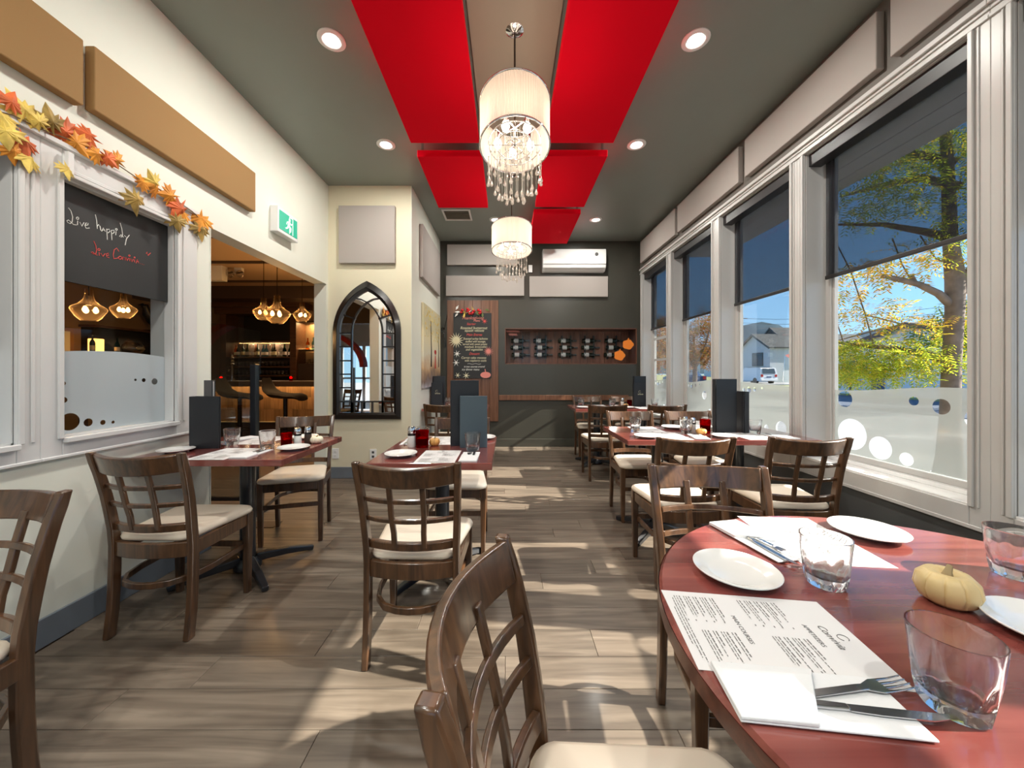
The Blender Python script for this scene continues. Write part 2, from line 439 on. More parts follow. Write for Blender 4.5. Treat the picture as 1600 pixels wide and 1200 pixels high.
# end wall with the wine display recess
RX0, RX1, RZ0, RZ1 = -.042, 2.125, 1.357, 1.946
wb = MB(); wb.box(XA, RX0, YB, YB+.5, 0, ZC); wb.box(RX1, XR+.22, YB, YB+.5, 0, ZC); wb.box(RX0, RX1, YB, YB+.5, 0, RZ0); wb.box(RX0, RX1, YB, YB+.5, RZ1, ZC); wb.box(RX0, RX1, YB+.40, YB+.5, RZ0, RZ1)
struct(wb.build('wall_back', 'grey_wall'))
# window wall
WIN = [(1.727, 2.690), (2.817, 3.755), (3.900, 4.860), (5.000, 5.920), (.620, 1.573), (-.600, .370), (-1.60, -.64)]
HZ0, HZ1, XG, XO = .595, 2.81, 2.345, 2.40
wr = MB(); srt = sorted(WIN)
wr.box(XR, XO, YR, YB, 0, HZ0); wr.box(XR, XO, YR, YB, HZ1, ZC)
edges = [YR]+[q for p in srt for q in p]+[YB]
for i in range(0, len(edges), 2): wr.box(XR, XO, edges[i], edges[i+1], HZ0, HZ1)
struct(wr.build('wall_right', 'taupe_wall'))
struct(MB().box(XR-.006, XR, YR, YB, .0, .495).build('trim_1', 'dado'))
# unseen rear wall behind the lens; two tall windows added for fill light
wz = MB(); wz.box(X0, -1.5, YR-.15, YR, 0, ZC); wz.box(-.2, .3, YR-.15, YR, 0, ZC); wz.box(1.7, XO, YR-.15, YR, 0, ZC)
for a, b in ((-1.5, -.2), (.3, 1.7)): wz.box(a, b, YR-.15, YR, 0, .6); wz.box(a, b, YR-.15, YR, 2.7, ZC)
struct(wz.build('wall_rear', 'cream'))
for i, (a, b) in enumerate(((-1.5, -.2), (.3, 1.7))):
    m = MB()
    for q in ((a, a+.07, .6, 2.7), (b-.07, b, .6, 2.7), (a, b, .6, .67), (a, b, 2.63, 2.7)): m.box(q[0], q[1], YR-.1, YR+.02, q[2], q[3])
    o = struct(m.build('window_%d' % (10+i), 'white_paint')); MB().box(a+.07, b-.07, YR-.06, YR-.055, .67, 2.63).build('pane', 'pane', o)

# baseboards
struct(MB().box(XL, XL+.014, YR, DY0-.002, 0, .13).build('baseboard_left', 'blue_grey', bevel=.004))
struct(MB().box(XL, XA+.004, YM-.014, YM, 0, .13).build('baseboard_alcove', 'blue_grey', bevel=.004))
struct(MB().box(XA, XA+.014, YM-.014, YB, 0, .13).build('baseboard_side', 'blue_grey', bevel=.004))
struct(MB().box(XA, XR, YB-.014, YB, 0, .13).build('baseboard_back', 'grey_wall', bevel=.004))
struct(MB().box(XR-.02, XR, YR, YB, 0, .13).build('baseboard_right', 'dado', bevel=.004))

# window units
def casing_bar(m, y0, y1, z0, z1, vertical):
    """flat casing board with raised edge beads"""
    m.box(XR-.014, XR, y0, y1, z0, z1)
    if vertical:
        wv = y1-y0
        for a in (.0, wv-.022): m.box(XR-.026, XR-.014, y0+a, y0+a+.022, z0, z1)
        for a in (.034, wv-.044): m.box(XR-.019, XR-.014, y0+a, y0+a+.010, z0, z1)
    else:
        m.box(XR-.026, XR-.014, y0, y1, z1-.024, z1); m.box(XR-.020, XR-.014, y0, y1, z0, z0+.018)
for n, (y0, y1) in enumerate(WIN, 1):
    ya = [q for q in srt if q[1] <= y0]; yb = [q for q in srt if q[0] >= y1]
    left = (ya[-1][1]+y0)/2 if ya else y0-.09; right = (yb[0][0]+y1)/2 if yb else y1+.09
    m = MB()
    # reveal lining
    m.box(XR, XG+.03, y0-.004, y0+.004, HZ0, HZ1); m.box(XR, XG+.03, y1-.004, y1+.004, HZ0, HZ1)
    m.box(XR, XG+.03, y0, y1, HZ1-.006, HZ1+.003)
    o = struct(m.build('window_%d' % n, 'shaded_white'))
    m = MB(); casing_bar(m, left if not ya else left, y0, HZ0, HZ1, False) if False else None
    m.box(XR-.014, XR, left, y0, HZ0-.105, HZ1+.09); m.box(XR-.014, XR, y1, right, HZ0-.105, HZ1+.09)
    m.box(XR-.026, XR-.014, y0-.020, y0, HZ0, HZ1); m.box(XR-.026, XR-.014, y1, y1+.020, HZ0, HZ1)
    m.box(XR-.019, XR-.014, y0-.040, y0-.030, HZ0, HZ1); m.box(XR-.019, XR-.014, y1+.030, y1+.040, HZ0, HZ1)
    m.box(XR-.016, XR, left, right, HZ1, HZ1+.09); m.box(XR-.032, XR-.016, left, right, HZ1+.062, HZ1+.09); m.box(XR-.024, XR-.016, left, right, HZ1, HZ1+.018); m.box(XR-.024, XR-.016, left, right, HZ1+.036, HZ1+.044)
    m.box(XR-.016, XR, y0, y1, HZ0-.105, HZ0); m.box(XR-.022, XR-.016, left, right, HZ0-.105, HZ0-.085)
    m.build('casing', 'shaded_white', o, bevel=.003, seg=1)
    m = MB(); m.box(XR-.012, XG+.02, y0, y1, HZ0-.004, HZ0+.012); m.box(XG-.055, XG+.02, y0, y1, HZ0+.012, HZ0+.035); m.build('sill', 'white_gloss', o, bevel=.003, seg=1)
    m = MB(); s_ = .045
    for a, b, c, d in ((y0, y0+s_, HZ0+.035, HZ1), (y1-s_, y1, HZ0+.035, HZ1), (y0+s_, y1-s_, HZ0+.035, HZ0+.07), (y0+s_, y1-s_, HZ1-.06, HZ1)):
        m.box(XG-.022, XG+.03, a, b, c, d)
    for a, b, c, d in ((y0+s_, y0+s_+.016, HZ0+.07, HZ1), (y1-s_-.016, y1-s_, HZ0+.07, HZ1)): m.box(XG-.010, XG+.02, a, b, c, d)
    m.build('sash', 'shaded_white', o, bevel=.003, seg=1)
    MB().box(XG, XG+.004, y0+s_, y1-s_, HZ0+.07, HZ1-.06).build('pane', 'pane', o)
    if n == 4:
        for z in (1.42, 1.75): MB().box(XG-.012, XG+.016, y0+s_, y1-s_, z-.016, z+.016).build('glazing_bar', 'shaded_white', o)
    # frosted film with punched circles, (y, z, r)
    ga, gb = y0+s_+.002, y1-s_-.002; wd = gb-ga; zb = HZ0+.072
    def cc(u, z, r): return (gb-u*wd, z, r)          # u runs from the far side towards the lens
    hs = [cc(.10, 1.035, .056), cc(.16, .80, .105), cc(.38, .745, .072), cc(.555, .71, .046), cc(.70, .675, .026), cc(.82, .663, .011), cc(.60, 1.055, .026), cc(.755, 1.035, .042), cc(.93, .985, .052)]
    if n in (2, 3, 4, 6): hs = [cc(.07, 1.05, .02), cc(.16, 1.05, .032), cc(.26, 1.06, .02), cc(.38, 1.075, .012), cc(.50, .95, .05) if n == 3 else cc(.45, .72, .028), cc(.66, .74, .062), cc(.87, .78, .088)]
    top = []
    K = 24
    for i in range(K+1):
        u = i/K; z = 1.118+.022*math.sin((u*1.25-.55)*PI) if n != 2 else 1.128-.03*u
        top.append((gb-u*wd, z))
    outer = [(ga, zb)]+list(reversed(top))[0:]+[(gb, zb)]
    outer = [(ga, zb), (gb, zb)]+top
    hol = []
    for (cy, cz, r) in hs:
        r = min(r, cy-ga-.004, gb-cy-.004, cz-zb-.004)
        if r > .004: hol.append(circ(cy, cz, r))
    v2, f2 = fill_holes(outer, hol)
    m = MB(); m.v = [(XG-.003, a, b) for a, b in v2]; m.f = f2; m.build('frosted_film', 'film', o)
    # roller blind
    zh = 1.90 if n < 5 else 1.88
    rb = thing('roller_blind', '', 'blind', (2.25, (y0+y1)/2, HZ1), 0, 'roller blinds in the tall windows')
    hw = (y1-y0)/2
    MB().box(-.055, .035, -hw+.008, hw-.008, -.095, -.004).build('fascia', 'blind_black', rb, bevel=.004)
    MB().box(.047, .049, -hw+.035, hw-.035, zh-HZ1+.01, -.004).build('fabric', 'blind_mesh', rb)
    MB().box(.040, .056, -hw+.033, hw-.033, zh-HZ1-.012, zh-HZ1+.016).build('hem_bar', 'blind_black', rb, bevel=.004)
    rb['label'] = ['see-through black roller blind half down in the large window showing the tree trunk', 'half-lowered black roller blind in the window showing the grey gabled house', 'dark roller blind in the narrow window showing the rust-coloured tree', 'dark roller blind in the window by the corner, with white glazing bars', 'black roller blind beside the round red table, mostly out of frame', 'black roller blind of the first window behind the viewer', 'black roller blind of the second window behind the viewer'][n-1]

# inner windows towards the bar
for n, (a, b) in ((8, (WY0, WY1)), (9, (VY0, VY1))):
    m = MB()
    m.box(X0, XL, a-.003, a+.006, WZ0, WZ1); m.box(X0, XL, b-.006, b+.003, WZ0, WZ1); m.box(X0, XL, a, b, WZ1-.006, WZ1); m.box(X0, XL, a, b, WZ0-.002, WZ0+.008)
    o = struct(m.build('window_%d' % n, 'white_paint'))
    m = MB(); lo = a-.08 if n == 8 else a-.15; hi = b+.155 if n == 8 else b+.08
    m.box(XL, XL+.014, lo, a, WZ0-.09, WZ1+.15); m.box(XL, XL+.014, b, hi, WZ0-.09, WZ1+.15)
    m.box(XL, XL+.014, a, b, WZ1, WZ1+.15); m.box(XL, XL+.014, a, b, WZ0-.09, WZ0)
    for k, d in ((.0, .028), (.026, .012)):
        m.box(XL+.014, XL+d+.012, a, b, WZ1+k, WZ1+k+.018)
    m.box(XL+.014, XL+.026, a-.022, a, WZ0, WZ1+.02); m.box(XL+.014, XL+.026, b, b+.022, WZ0, WZ1+.02); m.box(XL+.014, XL+.020, b+.045, b+.06, WZ0, WZ1+.06)
    m.box(XL+.014, XL+.034, lo, hi, WZ1+.125, WZ1+.15); m.box(XL+.014, XL+.04, a, b, WZ0-.02, WZ0+.004); m.box(XL+.014, XL+.022, lo, hi, WZ0-.09, WZ0-.075)
    m.build('casing', 'white_paint', o, bevel=.003, seg=1)
    MB().box(XL-.058, XL-.054, a+.006, b-.006, WZ0+.008, WZ1-.006).build('pane', 'pane', o)
    hs = []
    if n == 8:
        def q(px, py, r): yy = F*2.128/(793-px); return (yy, HC+(582-py)/F*yy, r*yy/F)
        hs = [q(107, 659, 13.5), q(136, 660, 6.2), q(159, 660, 3.8), q(175, 659.5, 2.3), q(261, 599, 9.5), q(240, 596, 4.8), q(223, 594, 3), q(210, 593.5, 1.9), q(265.5, 625.5, 4), q(266.5, 645, 3.4), q(97.5, 599, 3), q(98, 625, 4.5)]
    hol = []
    for (cy, cz, r) in hs:
        r = min(r, cy-a-.010, b-.010-cy)
        if r > .003: hol.append(circ(cy, cz, r))
    top = [(b-.007-(b-a-.014)*i/20, 1.305+.028*math.sin(PI*(.12+.75*i/20))) for i in range(21)]
    v2, f2 = fill_holes([(a+.007, WZ0+.009), (b-.007, WZ0+.009)]+top, hol)
    m = MB(); m.v = [(XL-.052, p, z) for p, z in v2]; m.f = f2; m.build('frosted_film', 'film_inner', o)
struct(MB().box(X0-.004, XL+.004, DY0-.002, DY0+.004, 0, DZ).build('trim_2', 'cream'))

# eave and soffit outside the window wall
sf = struct(MB().box(XO, 4.3, -4, 7.5, 3.58, 3.68).build('trim_3', 'soffit'))
for i in range(8): MB().box(XO+.03+i*.235, XO+.03+i*.235+.228, -4, 7.5, 3.568, 3.58).build('soffit_plank', 'soffit', sf, bevel=.004, seg=1)

# bar room shell
BX0, BY1, BZ = -7.5, 8.6, 2.95
struct(MB().box(BX0-.1, X0, BY1, BY1+.1, 0, BZ+.4).build('wall_bar_end', 'bar_wall'))
struct(MB().box(BX0-.1, BX0, -3.9, BY1, 0, BZ+.4).build('wall_bar_far', 'bar_wall'))
struct(MB().box(BX0, X0, YB+.15, BY1, -.12, -.006).build('floor_bar', 'bar_floor'))
struct(MB().box(X0-.02, X0, YM+.1, BY1, 0, BZ).build('wall_bar_return', 'bar_wall'))
bc = struct(MB().box(BX0, X0, -3.9, BY1, BZ, BZ+.1).build('ceiling_bar', 'bar_ceiling'))
for i, yy in enumerate((4.6, 5.7, 6.9)): MB().box(BX0, X0, yy, yy+.06, BZ-.03, BZ).build('ceiling_batten', 'dark_brown', bc)
MB().box(BX0, X0, 7.35, 7.75, BZ-.25, BZ).build('bulkhead', 'dark_brown', bc)

#@@CEILING
# ------------------------------------------------------------------ ceiling things
RB, RT = 3.20, 3.262
for i, (x0, x1, y0, y1, lb) in enumerate((
    (-.835, -.245, .95, 3.18, 'long red acoustic ceiling panel nearer the cream wall, beside the large pendant'),
    (.33, .915, .95, 3.18, 'long red acoustic ceiling panel nearer the windows, beside the large pendant'),
    (-.83, -.235, 3.375, 4.43, 'square red acoustic ceiling panel beside the white ceiling vent'),
    (.33, .918, 3.37, 4.41, 'square red acoustic ceiling panel between the long one and the smallest one'),
    (.328, .914, 4.59, 5.66, 'farthest red acoustic ceiling panel, above the air conditioner'))):
    p = thing('ceiling_panel', lb, 'acoustic panel', ((x0+x1)/2, (y0+y1)/2, RB), 0, 'red acoustic ceiling panels')
    hx, hy = (x1-x0)/2, (y1-y0)/2
    MB().box(-hx, hx, -hy, hy, 0, RT-RB).build('felt_board', 'red_felt', p, bevel=.006)
    for a in (-1, 1):
        for b in (-1, 1): MB().lathe([(.012, RT-RB), (.012, ZC-RB)], 8, (a*(hx-.04), b*(hy-.04), 0)).build('standoff', 'steel', p)
tp = tag(MB().box(-.235, .32, .9, 3.3, ZC-.022, ZC).build('taupe_ceiling_panel', 'taupe'), 'flat taupe ceiling panel between the two long red ones', 'acoustic panel')
# vent
v = thing('ceiling_vent', 'white square air vent set in the grey ceiling', 'vent', (-.685, 5.03, ZC))
m = MB()
for a, b, c, d in ((-.19, .19, -.17, -.145), (-.19, .19, .145, .17), (-.19, -.165, -.145, .145), (.165, .19, -.145, .145)): m.box(a, b, c, d, -.014, 0)
m.build('frame', 'white_paint', v, bevel=.003)
for i in range(10): MB().obox((0, -.13+i*.029, -.006), (.33, .022, .002), Matrix.Rotation(.5, 3, 'X')).build('slat', 'taupe', v)
# recessed lights
dl = thing('recessed_light', '', 'ceiling light', (0,0,ZC), 0, 'recessed ceiling lights')
MB().lathe([(.086, 0), (.086, -.006), (.075, -.012), (.058, -.010), (.052, -.002), (.052, 0)], 28).build('trim_ring', 'white_gloss', dl, smooth=40)
MB().lathe([(.051, -.004), (.03, -.007), (.002, -.008)], 24, cap0=False).build('lens', 'downlight_lens', dl, smooth=40)
D = Maker(dl)
for x, y, lb in ((-1.15, 3.48, 'round recessed ceiling light between the cream wall and the red panels'), (1.22, 3.48, 'round recessed ceiling light above the windows, level with the panel joint'),
    (-1.37+.45, 5.6, ''), (-.17, 5.19, 'round recessed ceiling light partly behind the far pendant'), (1.246, 5.19, 'round recessed ceiling light above the air conditioner'),
    (1.22, 2.385, 'round recessed ceiling light at the top edge on the window side'), (-1.14, 2.385, 'round recessed ceiling light at the top edge on the cream wall side'),
    (1.22, -.25, 'added unseen fill light recessed just behind the viewer on the window side'), (-1.0, .55, 'added unseen fill light recessed over the chair by the cream wall'), (-1.14, -.4, 'added unseen fill light recessed just behind the viewer on the cream wall side'), (1.2, -1.4, 'added unseen fill light recessed well behind the viewer on the window side'), (-1.1, -1.4, 'added unseen fill light recessed well behind the viewer, cream wall side')):  # out-of-frame lights in this row are added to brighten the near room
    if not lb: continue
    d = D((x, y, ZC), 0, lb)
    light('downlight', 'AREA', (x, y, ZC-.016), DOWN, (1, .98, .90), .10)
# chandeliers
def chandelier(x, y, zb, lb):
    c = thing('pendant_lamp', lb, 'lamp', (x, y, zb), 0, 'drum pendants with crystal drops')
    r, sy, h = .216, 1.35, .25
    MB().lathe([(r, 0), (r, h)], 180, sy=sy, cap0=False, cap1=False, mod=lambda a, z: 1+.006*math.cos(90*a)).build('drum_shade', 'shade_fabric', c, smooth=20)
    m = MB()
    for zz in (-.004, h):
        m.tube([(r*1.004*math.cos(2*PI*i/48), r*1.004*sy*math.sin(2*PI*i/48), zz) for i in range(49)], .006, 6)
    m.build('shade_ring', 'chrome', c, smooth=60)
    MB().tube([(0,0,.12), (0,0,ZC-zb-.03)], .006, 8).build('rod', 'dark_brown', c, smooth=60)
    MB().lathe([(.06, ZC-zb), (.06, ZC-zb-.02), (.02, ZC-zb-.04)], 20).build('ceiling_rose', 'chrome', c, smooth=50)
    m = MB()
    for k in range(5):
        a = 2*PI*k/5+.4
        m.tube([(0,0,.12), (.11*math.cos(a), .11*sy*math.sin(a), .10)], .005, 6)
        m.tube([(.11*math.cos(a), .11*sy*math.sin(a), .12), (.11*math.cos(a), .11*sy*math.sin(a), .075)], .013, 8)
    for rr, zz in ((.165, .012), (.11, .005), (.06, -.002)):
        m.tube([(rr*math.cos(2*PI*i/36), rr*sy*math.sin(2*PI*i/36), zz) for i in range(37)], .0035, 6)
    for k in range(4):
        a = PI*k/4; m.tube([(.165*math.cos(a), .165*sy*math.sin(a), .012), (-.165*math.cos(a), -.165*sy*math.sin(a), .012)], .0025, 5)
    m.build('inner_frame', 'chrome', c, smooth=60)
    for k in range(5):
        a = 2*PI*k/5+.4
        MB().lathe([(.004, -.05), (.018, -.044), (.026, -.022), (.018, .002), (.010, .012)], 14, (.11*math.cos(a), .11*sy*math.sin(a), .065)).build('bulb', 'bulb', c, smooth=60)
    st = MB(); dr = MB(); rr_ = random.Random(3)
    for ring, cnt, l0 in ((.165, 26, .19), (.11, 18, .24), (.06, 10, .28)):
        for k in range(cnt):
            a = 2*PI*k/cnt+ring*9; l = l0+rr_.uniform(-.035, .035)
            px, py = ring*math.cos(a), ring*sy*math.sin(a)
            st.tube([(px, py, .01), (px, py, -l)], .0013, 4)
            q = .0105
            dr.lathe([(.001, 0), (.004, -q*.8), (q*.8, -q*1.9), (q, -q*2.6), (q*.75, -q*3.4), (.001, -q*3.8)], 8, (px, py, -l))
            dr.lathe([(.001, .008), (.006, 0), (.001, -.008)], 6, (px, py, -l*.55))
    stuff(st.build('strands', 'strand', c)); stuff(dr.build('crystal_drops', 'crystal', c, smooth=50))
    light('chandelier_glow', 'POINT', (x, y, zb+.10), 2.6, (1, .84, .68), .06)
chandelier(.045, 2.30, 2.629, 'large drum pendant with pleated white shade and crystal drops, nearer one')
chandelier(.045, 4.00, 2.543, 'smaller-looking drum pendant with crystal drops hanging before the air conditioner')

#@@WALLS
# ------------------------------------------------------------------ wall things
def felt(name, m, lb, x0, x1, y0, y1, z0, z1, grp, bev=.006):
    c = ((x0+x1)/2, (y0+y1)/2, z0)
    o = MB().box(x0-c[0], x1-c[0], y0-c[1], y1-c[1], 0, z1-z0).build(name, m, loc=c, bevel=bev)
    return tag(o, lb, 'acoustic panel', grp)
G = 'pinkish acoustic wall panels'
felt('wall_panel', 'pink_felt', 'square pinkish panel above the arched mirror', -1.93, -1.286, YM-.05, YM, 2.469, 3.127, G)
felt('wall_panel', 'pink_felt', 'pinkish panel above the autumn painting', XA+.003, XA+.05, 4.62, 5.80, 2.42, 3.09, G)
felt('wall_panel', 'pink_felt', 'long pinkish panel on the grey wall partly behind the small pendant', -.985, .16, YB-.05, YB, 2.975, 3.31, G)
felt('wall_panel', 'pink_felt', 'long pinkish panel above the wooden chalkboard', -1.005, .272, YB-.05, YB, 2.47, 2.80, G)
felt('wall_panel', 'pink_felt', 'long pinkish panel below the air conditioner', .358, 1.64, YB-.05, YB, 2.455, 2.79, G)
for a, b, lb in ((.83, 2.05, 'pinkish panel over the windows at the top edge of the view'), (2.126, 3.31, 'longest-looking pinkish panel over the large tree window'), (3.40, 4.62, 'pinkish panel over the window of the grey house'), (4.69, 5.91, 'pinkish panel over the window in the far corner'), (-.46, .76, 'pinkish panel over the window wall behind the viewer')):
    felt('wall_panel', 'pink_felt', lb, XR-.05, XR, a, b, 2.975, 3.31, G)
G = 'tan acoustic panels above the chalk-lettered window'
felt('tan_panel', 'tan_felt', 'long tan panel ending above the exit sign side of the doorway', XL, XL+.05, 1.80, 2.953, 2.505, 2.82, G)
felt('tan_panel', 'tan_felt', 'tan panel above the garland at the top corner of the view', XL, XL+.05, .55, 1.755, 2.49, 2.805, G)

# chalkboard in the inner window
cb = thing('chalkboard', 'black chalkboard with white and red handwriting filling the upper part of the inner window', 'chalkboard', (0,0,0))
MB().box(XL-.045, XL-.03, WY0+.01, WY1-.01, 1.655, WZ1-.008).build('board', 'chalk', cb)
XB = XL-.0295
def q5(x, y): px = 80+x/7.619; py = 280+y/7.619; yy = F*-XB/(793-px); return Vector((XB, yy, HC+(582-py)/F*yy))
def pen(strokes, name, m):
    b = MB()
    for s in strokes:
        if len(s) == 3 and not isinstance(s[0], tuple):
            s = [(s[0]+s[2]*math.cos(2*PI*i/12), s[1]+s[2]*math.sin(2*PI*i/12)) for i in range(13)]
        b.tube([q5(*p) for p in s], .0018, 5)
    b.build(name, m, cb)
pen([[(205,340),(235,380),(255,450),(248,510),(225,530),(195,515),(185,495),(205,485),(235,510),(265,540),(300,545)], [(315,495),(312,545)], (313,465,14), [(340,510),(365,560),(390,515)],
     [(400,550),(435,545),(440,525),(415,520),(400,550),(415,585),(455,580)], [(525,420),(540,490),(548,590)], [(548,560),(565,540),(580,560),(590,610)], [(600,620),(620,580),(645,625)], [(608,605),(640,605)],
     [(660,590),(668,720)], [(660,600),(690,595),(700,620),(675,640)], [(715,605),(722,725)], [(715,610),(745,605),(750,635),(725,650)], [(772,620),(768,665)], (775,598,11),
     [(820,520),(840,590),(850,660),(835,690),(812,680),(830,660),(860,690)], [(870,670),(895,690)], [(930,665),(895,710),(880,785)], [(115,320),(120,345)], [(128,315),(136,345)]], 'white_lettering', 'chalk_white')
pen([[(505,735),(530,790),(540,850),(530,890),(500,890),(475,870),(495,865),(530,900),(550,905)], [(570,870),(572,910)], (568,838,13), [(590,880),(615,920),(640,885)], [(655,910),(685,905),(680,880),(655,890),(660,925),(690,935)],
     [(805,860),(780,820),(750,840),(738,900),(745,945),(790,940),(800,930)], (820,935,18), [(850,960),(852,925),(880,935),(882,965)], [(890,930),(905,970),(920,940)], [(932,940),(934,975)], (930,910,9),
     [(945,945),(962,985),(978,950)], [(990,955),(992,990)], (992,932,7), [(1010,1000),(1025,955),(1042,1000)], [(1015,980),(1040,980)], [(1060,1004),(1064,1006)], [(1081,1010),(1085,1012)], [(1100,1017),(1104,1019)],
     [(1143,868),(1130,885),(1152,893)], [(1183,878),(1150,910)]], 'red_lettering', 'chalk_red')

# maple leaf garland
ga = thing('leaf_garland', 'garland of orange, gold and red maple leaves along the white inner window', 'garland', (0,0,0))
LEAF = [(0,-.5),(.06,-.18),(.30,-.34),(.26,-.14),(.52,-.12),(.42,.0),(.55,.16),(.32,.14),(.36,.30),(.18,.22),(.14,.36),(.0,.62)]
LEAF = LEAF+[(-x, y) for x, y in reversed(LEAF[1:-1])]
def gpos(px, py, xo): yy = F*-xo/(793-px); return Vector((xo, yy, HC+(582-py)/F*yy))
def maple(c, size, ang, tiltx, m, r):
    b = MB(); vs = [(0, 0, .10*size)]
    for x, y in LEAF: vs.append((x*size, y*size, -.25*size*abs(x)-.10*size*(y*y)))
    nrm = Vector((1, r.uniform(-.5, .2), r.uniform(-.35, .35))).normalized()
    ux = Vector((0,1,0)); ux = (ux-nrm*ux.dot(nrm)).normalized(); uy = nrm.cross(ux)
    ca, sa = math.cos(ang), math.sin(ang)
    n = len(LEAF)
    for x, y, z in vs: b.v.append(tuple(Vector(c)+ux*(x*ca-y*sa)+uy*(x*sa+y*ca)+nrm*z))
    for i in range(n): b.f.append((0, 1+i, 1+(i+1) % n))
    b.build('leaf', m, ga)
r = random.Random(11)
for px, py, s, a, m in ((0,182,.13,2.6,'leaf_gold'),(16,160,.10,.3,'leaf_red'),(36,172,.13,-.6,'leaf_gold'),(8,205,.12,2.9,'leaf_gold'),(38,222,.12,3.0,'leaf_red'),(44,248,.12,3.3,'leaf_gold'),(80,190,.12,-.4,'leaf_olive'),(100,205,.13,-1.2,'leaf_red'),
    (118,222,.12,2.2,'leaf_orange'),(138,212,.12,-1.4,'leaf_red'),(150,240,.10,-1.9,'leaf_orange'),(182,250,.10,-1.2,'leaf_orange'),(105,265,.09,3.1,'leaf_gold'),(60,190,.09,-1,'leaf_gold'),(222,285,.10,1.4,'leaf_orange'),(212,311,.15,2.9,'leaf_olive'),(240,284,.12,-.8,'leaf_gold'),(243,293,.12,-1.7,'leaf_orange'),
    (266,305,.12,-1.9,'leaf_orange'),(281,326,.165,3.6,'leaf_red'),(284,332,.12,3.9,'leaf_orange'),(277,345,.12,2.8,'leaf_olive'),(314,342,.16,3.4,'leaf_orange'),(315,358,.14,3.0,'leaf_olive'),(20,235,.10,2.8,'leaf_orange'),(168,247,.09,2.2,'leaf_red')):
    maple(gpos(px, py, -2.022+r.uniform(-.008, .012)), s, -a, 0, m, r)
MB().tube([gpos(px, py, -2.031) for px, py in ((-20,170),(20,180),(60,200),(100,215),(140,232),(185,258),(220,282),(260,302),(300,330),(316,345))], .003, 5).build('vine', 'twig', ga)
m = MB()
p0 = gpos(105, 245, -2.04); m.box(-2.04, -2.02, p0.y-.012, p0.y+.012, p0.z-.08, p0.z+.02); m.build('hook', 'white_gloss', ga, bevel=.002)

# exit sign
ex = thing('exit_sign', 'white and green running man exit sign over the doorway to the bar', 'sign', (XL, 3.36, 2.455))
MB().box(0, .07, -.155, .155, 0, .225).build('housing', 'white_gloss', ex, bevel=.006)
MB().box(.07, .073, -.135, .135, .03, .195).build('green_face', 'green_sign', ex)
m = MB(); X = .0735
def lp(a, b, wd): m.tube([(X, a[0], a[1]), (X, b[0], b[1])], wd, 6)
m.disc((X-.002, .012, .160), .013, (.004,0,0), (0,1,0)); lp((.005,.142),(-.008,.105),.010); lp((-.008,.105),(.028,.085),.008); lp((.028,.085),(.022,.052),.007)
lp((-.008,.105),(-.022,.075),.008); lp((-.022,.075),(-.050,.062),.007); lp((.006,.140),(.036,.122),.005); lp((.036,.122),(.050,.135),.005); lp((.0,.14),(-.026,.128),.005); lp((-.026,.128),(-.034,.104),.005)
for a, b, c, d in ((.062, .070, .035, .19), (.062, .12, .182, .19), (.112, .12, .035, .19)): m.box(.0728, .0752, a-.055, b-.055, c, d)
m.build('running_man', 'sign_white', ex)

# gothic mirror
mr = thing('arched_mirror', 'tall black gothic arched mirror with small panes on the cream wall', 'mirror', (-1.615, YM, .685))
HW, HT, SP = .39, 1.585, .99         # half width, height, springing height
def arch(hw, ht, sp, n=12, z0=0):
    """pointed arch outline, from bottom right anticlockwise"""
    rise = ht-sp; R = (hw*hw+rise*rise)/(2*hw); pts = [(hw, z0)]
    a1 = math.atan2(rise, R-hw)
    for i in range(n+1):
        a = a1*i/n; pts.append((hw-R+R*math.cos(a), sp+R*math.sin(a)))
    return pts+[(-x, z) for x, z in reversed(pts[:-1])]
o1 = arch(HW, HT, SP); o2 = arch(HW-.05, HT-.075, SP, z0=.05); o3 = arch(HW-.078, HT-.115, SP, z0=.075)
m = MB(); n = len(o1); rs = []
for pts, y in ((o1, 0), (o1, -.03), (o2, -.052), (o2, -.040), (o3, -.030), (o3, 0)): rs.append([(x, y, z) for x, z in pts])
m.rings(rs, False, False); m.build('frame', 'mirror_frame', mr, smooth=25)
MB().poly([(x, -.008, z) for x, z in arch(HW-.06, HT-.09, SP, z0=.06)], (0, -.004, 0)).build('glass', 'mirror', mr)
IW = HW-.078
def mun(pts): MB().sweep([(x, -.020, z) for x, z in pts], .016, .014, up=(0,-1,0)).build('muntin', 'mirror_frame', mr)
bx = IW-.135
ri = 1.36-SP
inner = arch(bx, 1.34, SP, z0=.075)
h = len(inner)//2
mun(inner[:h+1]); mun(inner[h:])
for s in (-1, 1):
    for z in (.20, .36, .515, .67, .83, .985, 1.15): 
        xo = IW if z < SP else IW-.012-(z-SP)*.22
        xi = bx if z < SP else bx-.005-(z-SP)*.25
        mun([(s*xi, z+(.03 if z > SP else 0)*0), (s*xo, z+(.045 if z > 1.1 else 0))])
    # crossing arc from the inner arch apex out to the frame
    mun([(s*.0, 1.34), (s*.07, 1.375), (s*.155, 1.39+.0)])
    mun([(s*bx, .075), (s*bx, .20)])
mun([(-bx, .20), (bx, .20)])
for x in (-.06, .06): mun([(x, .075), (x, .20)])

